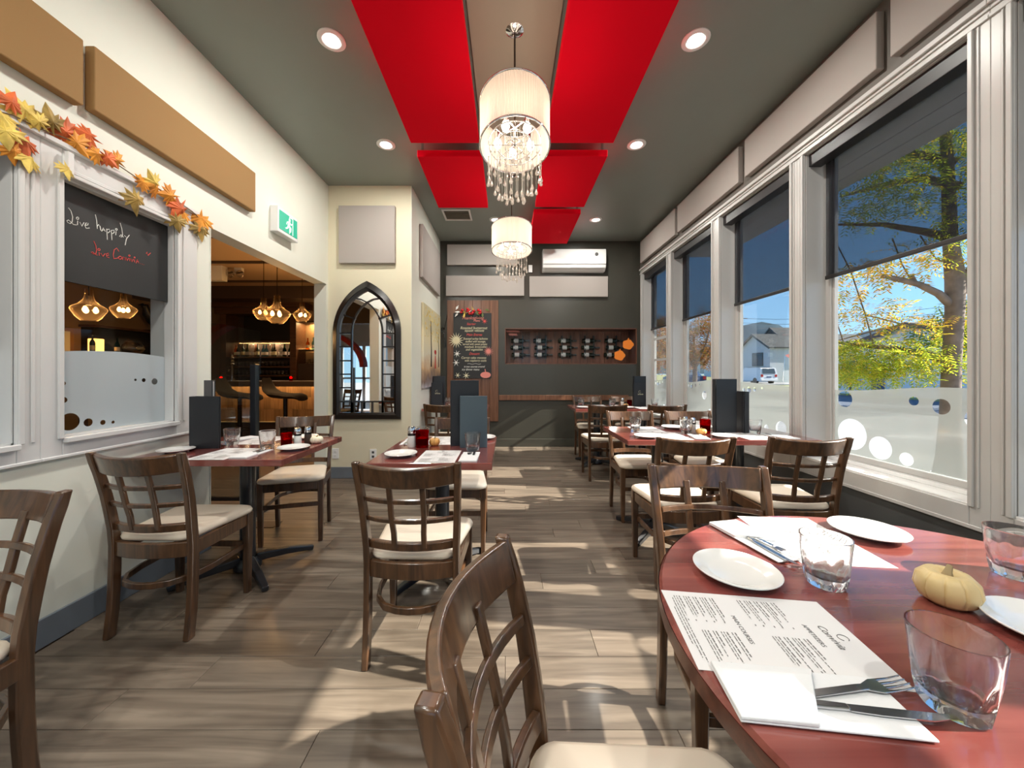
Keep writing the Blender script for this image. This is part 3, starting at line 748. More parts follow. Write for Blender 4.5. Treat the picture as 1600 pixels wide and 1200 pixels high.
# side wall painting of autumn trees
pt = thing('painting', 'unframed canvas of hazy autumn trees on the side wall by the chalkboard', 'painting', (XA+.004, 5.30, 1.02))
mm, t, b = _new('canvas'); tcn = N(t, 'ShaderNodeTexCoord'); sx = N(t, 'ShaderNodeSeparateXYZ'); nz = N(t, 'ShaderNodeTexNoise'); nz.inputs['Scale'].default_value = 6
t.links.new(tcn.outputs['Object'], nz.inputs['Vector']); t.links.new(tcn.outputs['Object'], sx.inputs[0])
ad = N(t, 'ShaderNodeMath', operation='MULTIPLY_ADD'); ad.inputs[1].default_value = .35; t.links.new(nz.outputs[0], ad.inputs[0]); t.links.new(sx.outputs['Z'], ad.inputs[2])
rp = N(t, 'ShaderNodeValToRGB'); t.links.new(ad.outputs[0], rp.inputs[0]); es = rp.color_ramp.elements
es[0].position = .1; es[0].color = (.62, .60, .66, 1); es[1].position = 1.3/1.3; es[1].color = (.62, .56, .36, 1)
for p, c in ((.32, (.22, .15, .12, 1)), (.45, (.62, .40, .22, 1)), (.62, (.80, .74, .58, 1)), (.85, (.84, .74, .48, 1))): q = es.new(p); q.color = c
t.links.new(rp.outputs[0], b.inputs['Base Color']); MATS['canvas'] = mm
MB().box(0, .03, -.58, .60, 0, 1.10).build('canvas', 'canvas', pt)
for y0, zt, wd in ((-.14, .92, .016), (.42, .8, .009)):
    MB().tube([(.031, y0, .28), (.031, y0+.02, .5), (.031, y0-.01, zt)], [wd, wd*.7, wd*.4], 5).build('painted_trunk', 'dark_brown', pt)
m = MB(); rr = random.Random(5)
for i in range(70):
    m.disc((.030, rr.uniform(-.5, .5), .66+rr.random()*.40), rr.uniform(.008, .022), (.002,0,0), (0,1,0), n=7)
stuff(m.build('painted_foliage', 'leaf_gold', pt))
MB().poly([(.030, .14, .26), (.030, .22, .26), (.030, .20, .44), (.030, .16, .46)], (.003,0,0)).build('painted_figure', 'arch_red', pt)
MB().disc((.030, .18, .50), .07, (.003,0,0), (0,1,0), (0,0,.5), 12).build('painted_umbrella', 'berry', pt)
# air conditioner
ac = thing('air_conditioner', 'white wall-mounted split air conditioner unit on the grey wall', 'air conditioner', (1.073, YB, 2.85))
ac.location.x = 1.07
prof = [(-.0, .0), (-.10, .0), (-.165, .045), (-.185, .12), (-.185, .30), (-.17, .345), (-.02, .355), (0, .355)]
m = MB(); m.rings([[(x, y, z) for y, z in prof] for x in (-.505, .505)]); m.build('body', 'white_gloss', ac, bevel=.008, smooth=30)
MB().obox((0, -.142, .03), (.94, .070, .008), Matrix.Rotation(-.58, 3, 'X')).build('louver', 'white_paint', ac, bevel=.002)
MB().box(-.50, .50, -.187, -.1845, .098, .102).build('panel_seam', 'dark_brown', ac)
MB().lathe([(.028, 0), (.028, .006), (.020, .008)], 20, (.35, -.185, .255), M=Matrix.Rotation(PI/2, 3, 'X')).build('round_badge', 'dado', ac, smooth=40)
th = tag(MB().box(-.032, .032, -.025, 0, -.06, .06).build('wall_thermostat', 'white_gloss', loc=(.375, YB, 2.92), bevel=.004), 'small white wall box beside the air conditioner', 'thermostat')
for n, (x, z, lb) in enumerate(((-1.985, .285, 'white wall outlet below the doorway jamb beside the arched mirror'), (-1.55, .275, 'white wall outlet with black socket low under the arched mirror'))):
    o = thing('wall_outlet', lb, 'outlet', (x, YM, z))
    MB().box(-.038, .038, -.008, 0, -.06, .06).build('plate', 'white_gloss', o, bevel=.003)
    for zz in (-.025, .025): MB().box(-.014, .014, -.011, -.008, zz-.013, zz+.013).build('socket', 'dado' if n else 'white_paint', o, bevel=.002)

# timber board with chalk menu
wbd = thing('timber_board', 'tall brown timber board hanging on the grey wall behind the chalk menu', 'board', (-.57, YB-.001, .42))
for i in range(6): MB().box(-.42+i*.14+.001, -.42+(i+1)*.14-.001, -.028, 0, 0, 1.98).build('plank', 'board_wood', wbd, bevel=.002, seg=1)
ch = thing('chalk_menu', 'black chalkboard menu headed Thanksgiving with chalk flowers and pumpkin', 'chalkboard', (-.573, YB-.029, 1.125))
MB().box(-.31, .31, -.018, 0, 0, 1.065).build('board', 'chalk', ch, bevel=.003)
yy = -.0195
for s, z, sz, m, x in (('Thanksgiving', .985, .075, 'chalk_pink', .0), ('Menu', .94, .05, 'chalk_pink', .07), ('Starter', .885, .055, 'chalk_red', -.02), ('Roasted butternut', .82, .062, 'chalk_cream', .02), ('squash veloute', .778, .056, 'chalk_cream', .03), ('Main Entree', .71, .055, 'chalk_red', .03),
    ('Roasted turkey ballotine', .645, .050, 'chalk_cream', .05), ('stuffed with sausage,', .60, .050, 'chalk_cream', .05), ('served with sweet potato', .556, .048, 'chalk_cream', .04), ('mashed, broccolini', .512, .050, 'chalk_cream', .05), ('and vegetables', .468, .050, 'chalk_cream', .03), ('Dessert', .40, .055, 'chalk_red', .03),
    ('Carrot cake mousse', .335, .052, 'chalk_cream', .02), ('with raspberry coulis', .288, .052, 'chalk_cream', .05), ('in two courses around', .19, .046, 'chalk_white', .03), ('try dinner menu', .143, .046, 'chalk_white', -.03)):
    text('lettering', s, sz, m, ch, (x, yy, z), (PI/2, 0, 0), shear=.25, sx=.80 if len(s) > 20 else .95)
def flower(x, z, r_, n, m):
    b = MB()
    for i in range(n):
        a = 2*PI*i/n; b.poly([(x+.2*r_*math.cos(a-.5), yy, z+.2*r_*math.sin(a-.5)), (x+r_*math.cos(a), yy, z+r_*math.sin(a)), (x+.2*r_*math.cos(a+.5), yy, z+.2*r_*math.sin(a+.5))], (0,-.001,0))
    b.disc((x, yy, z), r_*.25, (0,-.0015,0)); b.build('chalk_flower', m, ch)
flower(-.265, .62, .13, 16, 'chalk_cream'); flower(-.25, .40, .065, 7, 'chalk_white'); flower(-.265, .255, .065, 6, 'chalk_white'); flower(.262, .44, .085, 14, 'chalk_pink'); flower(-.24, .05, .055, 6, 'chalk_cream'); flower(-.10, .045, .065, 7, 'chalk_cream'); flower(.20, .93, .05, 7, 'chalk_red')
m = MB(); m.disc((.215, yy, .055), .085, (0,-.001,0), (1,0,0), (0,0,.6)); m.tube([(.215, yy, .10), (.205, yy, .15)], .008, 5); m.build('chalk_pumpkin', 'chalk_pink', ch)
MB().tube([(-.08+.02*i, yy, .235+.006*math.sin(i*1.2)) for i in range(12)], .002, 4).build('chalk_flourish', 'chalk_white', ch)
bg_ = thing('berry_swag', 'small swag of red berries and leaves on top of the chalk menu', 'decoration', (-.60, YB-.05, 2.20))
rr = random.Random(2)
for i in range(15): MB().lathe([(.001,-.022),(.018,-.014),(.024,0),(.018,.014),(.001,.022)], 10, (-.16+.32*rr.random(), -.012-.03*rr.random(), rr.uniform(-.025, .05))).build('berry', 'berry', bg_, smooth=60)
for i in range(14):
    a = rr.uniform(0, 2*PI); c = Vector((-.24+.47*i/13, -.02-.02*rr.random(), rr.uniform(-.03, .06))); u = Vector((math.cos(a), 0, math.sin(a))); w_ = Vector((-u.z, -.3, u.x))
    MB().poly([c, c+u*.04+w_*.018, c+u*.09, c+u*.04-w_*.018], (0,-.002,0)).build('leaf', rr.choice(['leaf_green','leaf_green','leaf_gold','chalk_white','leaf_olive']), bg_)
hk = tag(MB().tube([(0,0,0),(-.02,-.03,.03),(-.05,-.04,.0),(-.045,-.04,-.05),(0,-.03,-.06),(.02,-.02,-.3)], .009, 6).tube([(0,0,0),(.04,-.01,.18),(.06,-.005,.32)], .004, 5).build('wall_hook', 'black', loc=(-1.04, YB, 1.93), smooth=50), 'black scroll hook beside the timber board', 'hook')
# timber rail
tag(MB().box(-1.06, 1.06, -.03, 0, 0, .085).build('timber_rail', 'board_wood', loc=(1.06-.14, YB, .765), bevel=.004), 'brown timber rail along the grey wall under the wine display', 'rail')

# wine display
wd = thing('wine_display', 'glazed wine display niche lined with brown boards in the grey wall', 'display case', (RX0, YB, RZ0))
LW, LH = RX1-RX0, RZ1-RZ0
ns = 15
for i in range(ns): MB().box(i*LW/ns+.002, (i+1)*LW/ns-.002, .375+(.008 if i % 2 else 0), .395, .0, LH).build('slat', 'wine_slat', wd)
m = MB()
for a, b, c, d in ((0, LW, 0, .012), (0, LW, LH-.012, LH), (0, .012, 0, LH), (LW-.012, LW, 0, LH)): m.box(a, b, -.004, .37, c, d)
m.build('frame', 'wine_slat', wd)
MB().box(.012, LW-.012, .012, .016, .012, LH-.012).build('pane', 'pane', wd)
for x in (.10, .50, .93, 1.33, 1.72):
    for dx in (.05, .20): MB().box(x+dx, x+dx+.012, .30, .375, .10, .50).build('bottle_peg', 'black_metal', wd)
bt = thing('wine_bottle', '', 'bottle', (0,0,0), 0, 'wine bottles lying in the wall display')
RY = Matrix.Rotation(PI/2, 3, 'Y')
MB().lathe([(.03,0),(.038,.006),(.038,.19),(.030,.215),(.014,.245),(.014,.305),(.016,.306),(.016,.318),(.010,.32)], 16, M=RY).build('bottle_body', 'bottle_dark', bt, smooth=40)
MB().lathe([(.0386,.05),(.0386,.13)], 16, M=RY, cap0=False, cap1=False).build('label', 'paper', bt, smooth=40)
MB().lathe([(.0148,.25),(.0148,.30),(.0168,.305),(.0168,.3205)], 12, M=RY, cap0=False).build('foil', 'dado', bt, smooth=40)
B = Maker(bt)
cn = ['first', 'second', 'third', 'fourth', 'fifth']; rn = ['top', 'middle', 'lowest']
for i, x in enumerate((.10, .50, .93, 1.33, 1.72)):
    for j, z in enumerate((.412, .293, .168)):
        B((RX0+x+rnd.uniform(-.015, .03), YB+.335, RZ0+z), 0, 'dark wine bottle, %s one of the %s column of the wall display' % (rn[j], cn[i]))
for x, z, s, lb in ((1.985, 1.68, .085, 'upper orange paper pumpkin stuck on the wine display glass'), (1.845, 1.50, .085, 'lower orange paper pumpkin stuck on the wine display glass')):
    m = MB(); m.poly([(s*(1+.08*math.cos(5*a_))*1.05*math.cos(a_), 0, s*(1+.06*math.cos(5*a_))*.95*math.sin(a_)) for a_ in [2*PI*i/30 for i in range(30)]], (0,-.003,0)); m.poly([(-.01,0,s*.9),(.012,0,s*.9),(.02,0,s*1.25),(.0,0,s*1.22)], (0,-.003,0))
    tag(m.build('paper_pumpkin', 'orange_paper', loc=(x, YB+.011, z)), lb, 'decoration', 'orange paper pumpkins')
sg = thing('neon_script_sign', 'small pinkish script sign at the end of the wine display', 'sign', (.09, YB+.03, 1.90))
for k, (z, n_, l_) in enumerate(((0, 9, .105), (-.055, 7, .07))):
    MB().tube([(-l_+2*l_*i/(n_*4), 0, z+.020*math.sin(i*PI/2)) for i in range(n_*4+1)], .0035, 5).build('script_line', 'chalk_pink', sg)

#@@FURNITURE
# ------------------------------------------------------------------ dining chairs
def lerp_tab(tab, z):
    for (a, b), (c, d) in zip(tab, tab[1:]):
        if z <= c: return b+(d-b)*(z-a)/(c-a)
    return tab[-1][1]
PT = [(0,-.190),(.12,-.176),(.25,-.168),(.42,-.166),(.52,-.174),(.65,-.194),(.76,-.219),(.865,-.250)]
def pyz(z): return lerp_tab(PT, z)
def bowed(z, bow, hw=.172, n=9, dip=0): return [(x, pyz(z)-bow*(1-(x/hw)**2)+.004, z-dip*(1-(x/hw)**2)) for x in [-hw+2*hw*i/(n-1) for i in range(n)]]
def make_chair():
    t = thing('dining_chair', '', 'chair', group='dark wooden dining chairs')
    for s in (-1, 1):
        zs = [0, .06, .12, .2, .3, .42, .5, .58, .66, .72, .77, .82, .85, .866]
        m = MB(); rs = []
        for z in zs:
            y = pyz(z); d = .042 if z < .5 else .042-.008*(z-.5)/.36; wx = .027; x = s*(.186+.018*max(0, (z-.5)/.366))
            if z > .84: d *= .86
            rs.append([(x-wx/2, y-d/2, z), (x+wx/2, y-d/2, z), (x+wx/2, y+d/2, z), (x-wx/2, y+d/2, z)])
        m.rings(rs); m.build('back_post', 'chair_wood', t, bevel=.005, smooth=35)
        m = MB(); rs = []
        for z, wx in ((0, .028), (.30, .037), (.445, .040)):
            x, y = s*(.192-.002*(z < .1)), .172
            rs.append([(x-wx/2, y-wx/2, z), (x+wx/2, y-wx/2, z), (x+wx/2, y+wx/2, z), (x-wx/2, y+wx/2, z)])
        m.rings(rs); m.build('front_leg', 'chair_wood', t, bevel=.004, smooth=35)
        m = MB(); m.sweep([(s*.188, -.155, .408), (s*.193, .155, .408)], .022, .062); m.build('side_apron', 'chair_wood', t, bevel=.003)
    MB().box(-.178, .178, .160, .182, .377, .439).build('front_apron', 'chair_wood', t, bevel=.003)
    MB().sweep([(x, -.166-.030*(1-(x/.174)**2), .405) for x in [-.174+.348*i/10 for i in range(11)]], .022, .068).build('rear_apron', 'chair_wood', t, bevel=.003, smooth=30)
    upv = (0, -.28, .96)
    MB().sweep(bowed(.819, .058, hw=.190, n=13, dip=.008), .022, .086, up=upv).build('crest_rail', 'chair_wood', t, bevel=.005, smooth=30)
    for z in (.706, .622): MB().sweep(bowed(z, .046, hw=.180, n=11), .014, .020, up=upv).build('back_rung', 'chair_wood', t, bevel=.003, smooth=30)
    MB().sweep(bowed(.510, .036, n=11), .020, .036, up=(0,-.15,.98)).build('lower_rail', 'chair_wood', t, bevel=.004, smooth=30)
    for x in (-.066, .066):
        b = lambda z: pyz(z)-(.044 if z < .6 else .050)*(1-(x/.172)**2)+.004
        MB().sweep([(x*(.92 if z < .6 else 1), b(z), z) for z in (.505, .57, .64, .71, .80)], .015, .022, up=(1,0,0)).build('back_slat', 'chair_wood', t, bevel=.003, smooth=30)
    hoop = [(.178, .165, .262), (.176, .05, .262), (.172, -.06, .262), (.150, -.145, .262), (.105, -.200, .262), (.05, -.222, .262), (0, -.228, .262)]
    hoop = hoop+[(-x, y, z) for x, y, z in reversed(hoop[:-1])]
    MB().sweep(hoop, .016, .028).build('hoop_stretcher', 'chair_wood', t, bevel=.003, smooth=40)
    MB().box(-.176, .176, .163, .179, .255, .285).build('front_stretcher', 'chair_wood', t, bevel=.003)
    # cushion
    def outline(k, n=7):
        pts = []; rc = .055
        hb, hf, y0, y1 = .176*k, .214*k, -.178*k, .212*k
        for cx, cy, a0 in ((hf-rc, y1-rc, 0), (-hf+rc, y1-rc, PI/2), (-hb+rc, y0+rc, PI), (hb-rc, y0+rc, 1.5*PI)):
            for i in range(n): a = a0+PI/2*i/(n-1); pts.append((cx+rc*math.cos(a), cy+rc*math.sin(a)))
        return pts
    m = MB(); m.rings([[(x, y, z) for x, y in outline(k)] for k, z in ((.95, .439), (1.0, .446), (1.015, .457), (.99, .470), (.92, .477), (.7, .481), (.35, .483))])
    m.build('seat', 'vinyl', t, smooth=60)
    return t
CH = Maker(make_chair())
def chair(x, y, rz, lb): return CH((x, y, 0), rz, lb)
chair(-1.640, 1.877, -.02, 'dark chair at the table by the chalk-lettered window, its back to the viewer')
chair(-.395, 1.705, -.02, 'mid-aisle chair, its back to the viewer, at the table with the blue-grey menu')
chair(.197, .555, -PI/2-.18, 'nearest dark chair with a curved crest rail, tucked at the round red table')
chair(-1.535, .855, PI-.0, 'chair cropped by the picture edge against the cream wall, tall back post in view')
chair(-1.590, 2.790, PI+.28, 'chair facing the viewer behind the table by the bar doorway')
chair(-.355, 2.650, PI, 'chair facing the viewer behind the mid-aisle table, mostly hidden by its menus')
chair(-.735, 4.405, 0, 'chair with its back to the viewer at the small table under the autumn painting')
chair(1.035, 2.265, .0, 'chair at the long window table, its back to the viewer, aisle end')
chair(1.675, 2.265, -.06, 'chair at the long window table, its back to the viewer, closest to the sill')
chair(.735, 1.16, PI-.10, 'sunlit brown chair facing the round red table, open lattice back')
chair(1.130, 3.17, PI, 'chair facing the viewer across the long window table, aisle end')
chair(1.670, 3.17, PI, 'chair facing the viewer across the long window table, by the red candle')
chair(1.110, 4.320, 0, 'chair at the far window table, its back to the viewer, aisle end')
chair(1.770, 4.320, 0, 'chair at the far window table, its back to the viewer, window end')
chair(1.195, 5.290, PI, 'chair facing the viewer under the wine display, aisle end of the far table')
chair(1.760, 5.290, PI, 'chair facing the viewer behind the menus of the far table, in the corner')

# ------------------------------------------------------------------ tables
TZ = .76
def pedestal(t, x, y, sx, sy):
    MB().lathe([(.042, .05), (.042, TZ-.05)], 24, (x, y, 0), cap0=False).build('column', 'black_metal', t, smooth=40)
    MB().lathe([(.075, .0), (.075, .03), (.05, .06)], 20, (x, y, .012)).build('hub', 'black_metal', t, smooth=40)
    for a in (-1, 1):
        for b in (-1, 1):
            MB().sweep([(x+a*.03, y+b*.03, .062), (x+a*sx*.6, y+b*sy*.6, .046), (x+a*sx, y+b*sy, .016)], .050, .050, w1=.034, h1=.030).build('foot', 'black_metal', t, bevel=.006)
    MB().box(x-.13, x+.13, y-.13, y+.13, TZ-.055, TZ-.037).build('top_plate', 'black_metal', t)
def table(name, lb, x0, x1, y0, y1, cols, rot=0):
    t = thing(name, lb, 'table', ((x0+x1)/2, (y0+y1)/2, 0)); hx, hy = (x1-x0)/2, (y1-y0)/2
    MB().box(-hx, hx, -hy, hy, TZ-.036, TZ).build('tabletop', 'table_wood', t, bevel=.004)
    for x, sx, sy in cols: pedestal(t, x, 0, sx, sy)
    return t
table('dining_table', 'square reddish wood table against the wall below the inner window', -2.045, -1.19, 1.94, 2.645, [(0, .275, .25)])
table('dining_table', 'square reddish wood table standing in the middle of the aisle', -.72, -.078, 1.863, 2.645, [(0, .22, .25)])
table('dining_table', 'small reddish table under the autumn painting', -1.09, -.25, 4.66, 5.35, [(0, .25, .24)])
table('dining_table', 'long double-pedestal reddish table below the windows', .815, 2.135, 2.495, 3.134, [(-.33, .24, .24), (.285, .24, .24)])
table('dining_table', 'reddish table in the far corner under the wine display', .855, 2.135, 4.62, 5.24, [(-.30, .24, .22), (.31, .24, .22)])
rt = thing('round_table', 'large round red-stained table with dark edge, closest to the viewer', 'table', (.879, .603, 0))
MB().lathe([(.560, TZ-.036), (.583, TZ-.030), (.583, TZ-.006), (.577, TZ)], 96).build('tabletop', 'table_wood', rt, smooth=40)
MB().lathe([(.566, TZ-.040), (.5845, TZ-.036), (.5845, TZ-.006)], 96, cap1=False).build('edge_band', 'table_edge', rt, smooth=40)
pedestal(rt, 0, 0, .30, .30)

# ------------------------------------------------------------------ tableware prototypes
def facet(a, z):
    if z > .062: return 1
    k = 1 if z < .05 else (.062-z)/.012
    w_ = 2*PI/10; q = (a % w_)-w_/2
    return 1+k*(math.cos(w_/2)/math.cos(q)*1.0-1)
tu = thing('tumbler', '', 'glass', group='clear faceted tumblers')
# outer rings carry the facets
m = MB(); rs = []; NT = 80
def tumb(a, z):
    w_ = 2*PI/8; q = (a % w_)-w_/2; rr_ = .0378+.085*z
    return min(rr_, (.0322+.168*z)/math.cos(q))
for r_, z, o_ in [(.006,.0006,0),(.032,.0006,0),(0,.004,1),(0,.016,1),(0,.028,1),(0,.036,1),(0,.044,1),(0,.051,1),(0,.058,1),(0,.066,1),(0,.085,1),(0,.103,1),(.0463,.105,0),(.0447,.105,0),(.0440,.100,0),(.0405,.062,0),(.0370,.040,0),(.0320,.026,0),(.025,.0205,0),(.004,.019,0)]:
    rs.append([((tumb(2*PI*j/NT, z) if o_ else r_)*math.cos(2*PI*j/NT), (tumb(2*PI*j/NT, z) if o_ else r_)*math.sin(2*PI*j/NT), z) for j in range(NT)])
m.rings(rs); m.build('bowl', 'tumbler', tu, smooth=28)
GL = Maker(tu)
pl = thing('plate', '', 'plate', group='white side plates')
MB().lathe([(.002,.0),(.048,.0),(.052,.004),(.070,.010),(.0875,.0165),(.088,.0185),(.0865,.0195),(.066,.0125),(.058,.008),(.052,.006),(.002,.006)], 48).build('dish', 'porcelain', pl, smooth=50)
PLT = Maker(pl)
pk = thing('pumpkin', '', 'pumpkin', group='mini pumpkins on the tables')
def rib(a, z): return 1-.085*abs(math.cos(5*a))**6*0-.07*(abs(math.sin(5*a)) < .25)*(1-abs(math.sin(5*a))/.25)
MB().lathe([(.010,.004),(.026,.0),(.040,.008),(.0475,.024),(.044,.040),(.033,.050),(.018,.050),(.008,.045)], 100, mod=rib).build('rind', 'pumpkin', pk, smooth=60)
MB().tube([(0,0,.044),(.002,0,.052),(.008,.002,.060)], [.009,.006,.0045], 7).build('stem', 'stem', pk, smooth=50)
ca = thing('candle_holder', '', 'candle', group='red glass candle holders')
MB().lathe([(.004,0),(.026,0),(.030,.004),(.032,.082),(.0305,.084),(.029,.082),(.027,.012),(.004,.010)], 32).build('cup', 'red_glass', ca, smooth=40)
MB().lathe([(.003,.011),(.026,.011),(.0265,.045),(.003,.046)], 20).build('wax', 'berry', ca, smooth=40)
CA = Maker(ca)
def shaker(fillmat, nm):
    s = thing('salt_shaker' if nm == 'salt' else 'pepper_shaker', '', 'shaker', group='salt and pepper shakers')
    MB().lathe([(.004,0),(.020,0),(.022,.004),(.021,.060),(.018,.078)], 18).build('glass_body', 'chalk_white' if nm == 'salt' else 'dark_brown', s, smooth=40)
    MB().lathe([(.0195,.074),(.0205,.080),(.0205,.100),(.016,.110),(.004,.113)], 18).build('cap', 'chrome', s, smooth=40)
    MB().lathe([(.0212,.062),(.0212,.074)], 18, cap0=False, cap1=False).build('band', 'black', s, smooth=40)
    return Maker(s)
SA = shaker(0, 'salt'); PE = shaker(0, 'pepper')
# standing menus
def stand_menu(wd, ht, m1, nm):
    t = thing('standing_menu', '', 'menu', group='dark menu booklets standing on the tables')
    a = .20
    for s in (-1, 1):
        MB().obox((s*.014, 0, ht/2), (.005, wd, ht), Matrix.Rotation(s*.09, 3, 'Z')).build('cover', m1, t, bevel=.001, seg=1)
    MB().box(-.009, .009, -wd/2+.012, wd/2-.008, .004, ht-.006).build('pages', 'paper', t)
    MB().box(-.018, .018, -wd/2-.006, -wd/2, 0, ht).build('spine', m1, t)
    return t
TM = Maker(stand_menu(.172, .41, 'menu_black', 'tall')); SM = Maker(stand_menu(.16, .315, 'menu_black', 'short')); LM = Maker(stand_menu(.16, .315, 'menu_blue', 'light'))
def emblem(o, wd, ht):
    text('emblem_lettering', 'Convivia', .030, 'chalk_cream', o, (.0185, 0, ht*.52), (PI/2, 0, PI/2), shear=.3, sx=.9)
    m = MB()
    for i in range(14): a = .6+4.9*i/13; b = .6+4.9*(i+1)/13; m.tube([(.019, .016*math.cos(a), ht*.62+.016*math.sin(a)), (.019, .016*math.cos(b), ht*.62+.016*math.sin(b))], .0012, 4)
    m.build('emblem_mark', 'chalk_cream', o)
# menu sheets: x to the reader's right, y up the page
def words(m, x0, x1, y, h, r):
    x = x0
    while x < x1:
        l = min(r.uniform(.004, .013), x1-x)
        m.v += [(x, y-h/2, .0014), (x+l, y-h/2, .0014), (x+l, y+h/2, .0014), (x, y+h/2, .0014)]; b = len(m.v)-4; m.f.append((b, b+1, b+2, b+3))
        x += l+.0022
def make_sheet():
    t = thing('menu_sheet', '', 'menu', group='white paper menus laid on the tables')
    W, H = .21, .297; m = MB(); nx, ny = 8, 10; b = 0
    for j in range(ny+1):
        for i in range(nx+1): m.v.append((-W/2+W*i/nx, -H/2+H*j/ny, .0008))
    for j in range(ny):
        for i in range(nx): k = j*(nx+1)+i; m.f.append((k, k+1, k+nx+2, k+nx+1))
    o = m.build('paper', 'paper', t)
    q = o.modifiers.new('thick', 'SOLIDIFY'); q.thickness = .0006
    r = random.Random(4); m = MB()
    for y0, rows in ((.060, ((.0, 4), )), (-.055, ((.0, 4), ))):
        for col in (-1, 1):
            y = y0
            for item in range(5 if col < 0 else 4):
                xa, xb = (-.088, -.012) if col < 0 else (.012, .088)
                words(m, xa, xa+r.uniform(.035, .06), y, .0022, r); y -= .0052
                for ln in range(2 if item % 2 else 1): words(m, xa, xb-r.uniform(.0, .02), y, .0015, r); y -= .0046
                words(m, xb-.004, xb, y+.004, .002, r); y -= .0036
    words(m, -.088, .088, -.128, .0016, r); words(m, -.080, .080, -.133, .0016, r); words(m, -.05, .05, -.138, .0016, r)
    stuff(m.build('fine_print', 'ink', t))
    text('heading', 'APPETIZERS', .0105, 'ink', t, (0, .078, .0013), (0,0,0), ext=.0001)
    text('heading', 'MAIN COURSES', .0105, 'ink', t, (0, -.038, .0013), (0,0,0), ext=.0001)
    text('logo_lettering', 'Convivia', .017, 'ink', t, (0, .105, .0013), (0,0,0), ext=.0001, shear=.3)
    m = MB()
    for i in range(14): a = .6+4.9*i/13; c = .6+4.9*(i+1)/13; m.tube([(.008*math.cos(a), .124+.008*math.sin(a), .0014), (.008*math.cos(c), .124+.008*math.sin(c), .0014)], .0006, 4)
    m.build('logo_mark', 'ink', t)
    return t
SH = Maker(make_sheet())
# folded napkin, long axis y; pocket flap on the -y half
na = thing('napkin', '', 'napkin', group='folded white napkins')
MB().box(-.048, .048, -.115, .115, 0, .0035).build('lower_fold', 'napkin', na, bevel=.0016)
MB().rings([[(-.048,-.115,.0035),(.048,-.115,.0035),(.048,-.02,.0035),(-.048,.03,.0035)],[(-.047,-.114,.008),(.047,-.114,.008),(.047,-.02,.009),(-.047,.03,.009)],[(-.03,-.105,.0105),(.03,-.105,.0105),(.03,-.012,.0125),(-.03,.020,.0125)]]).build('upper_fold', 'napkin', na, bevel=.0014)
NA = Maker(na)
fk = thing('fork', '', 'fork', group='forks in the napkins')
m = MB(); m.sweep([(0,-.095,.006),(0,-.03,.007),(0,.03,.008),(0,.045,.0075)], .012, .0025, w1=.010); m.poly([(-.006,.042,.0065),(.006,.042,.0065),(.012,.060,.006),(.012,.072,.0055),(-.012,.072,.0055),(-.012,.060,.006)], (0,0,.002))
for i in range(4): x = -.0102+.0068*i; m.sweep([(x,.070,.0065),(x,.09,.0065),(x,.112,.009)], .0036, .0022, w1=.0018)
m.build('fork_body', 'steel', fk, bevel=.0006, seg=1)
FK = Maker(fk)
kn = thing('knife', '', 'knife', group='knives in the napkins')
m = MB(); m.sweep([(0,-.10,.0065),(0,-.03,.0065),(0,.005,.0065)], .012, .005, w1=.009)
m.build('handle', 'steel', kn, bevel=.0015)
MB().poly([(-.005,.004,.0055),(.006,.004,.0055),(.008,.04,.0055),(.008,.10,.0055),(.003,.122,.0055),(-.005,.128,.0055)], (0,0,.0016)).build('blade', 'steel', kn)
KN = Maker(kn)
def setting(x, y, rz, where, nap=True):
    NA((x, y, TZ), rz, 'folded white napkin %s' % where)
    c, s = math.cos(rz), math.sin(rz)
    FK((x-.012*c, y-.012*s, TZ), rz-.05, 'steel fork in the napkin %s' % where); KN((x+.018*c, y+.018*s, TZ), rz+.03, 'steel knife in the napkin %s' % where)

#@@TABLEWARE
# ------------------------------------------------------------------ round table
PLT((.519, .836, TZ), 0, 'white side plate above the near menu on the round table')
PLT((1.022, 1.045, TZ), 0, 'white side plate on the window side of the round table')
PLT((.957, .640, TZ), 0, 'white side plate by the cream pumpkin, partly behind the largest tumbler')
GL((.612, .505, TZ), .2, 'largest clear tumbler at the bottom corner of the round table')
GL((.691, .800, TZ), 0, 'clear tumbler beside the far menu sheet on the round table')
GL((1.149, .834, TZ), .1, 'clear tumbler cut by the picture edge on the round table')
def pumpkin(x, y, lb, m, s=1, sq=1):
    r_ = dup(pk, (x, y, TZ), .4, lb, None, s); r_.scale = (s, s, s*sq)
    o = [c_ for c_ in r_.children if c_.name.startswith('rind')][0]
    o.data = o.data.copy(); o.data.materials[0] = MATS[m]
    return r_
pk.location = (.878, .735, TZ); pk.scale = (1, 1, 1.22); pk['label'] = 'cream squat mini pumpkin in the middle of the round table'
s0 = SH((.457, .653, TZ), -PI/2-.137, 'printed menu sheet with headings lying near on the round table')
s1 = SH((.826, 1.030, TZ), PI-.09, 'printed menu sheet on the far side of the round table')
s1.location.y = 1.02
NA((.425, .515, TZ+.002), -PI/2-.12, 'folded white napkin in front of the near menu on the round table')
FK((.470, .522, TZ+.002), -PI/2+.12, 'steel fork reflecting orange on the near napkin of the round table'); KN((.455, .497, TZ+.002), -PI/2-.13, 'steel knife with bluish blade on the near napkin of the round table')
NA((.675, 1.005, TZ+.0025), PI-.26+.45, 'folded white napkin beside the far menu on the round table')
FK((.678, .995, TZ+.0025), PI+.30, 'steel fork on the far napkin of the round table'); KN((.660, .99, TZ+.0025), PI+.16, 'steel knife on the far napkin of the round table')
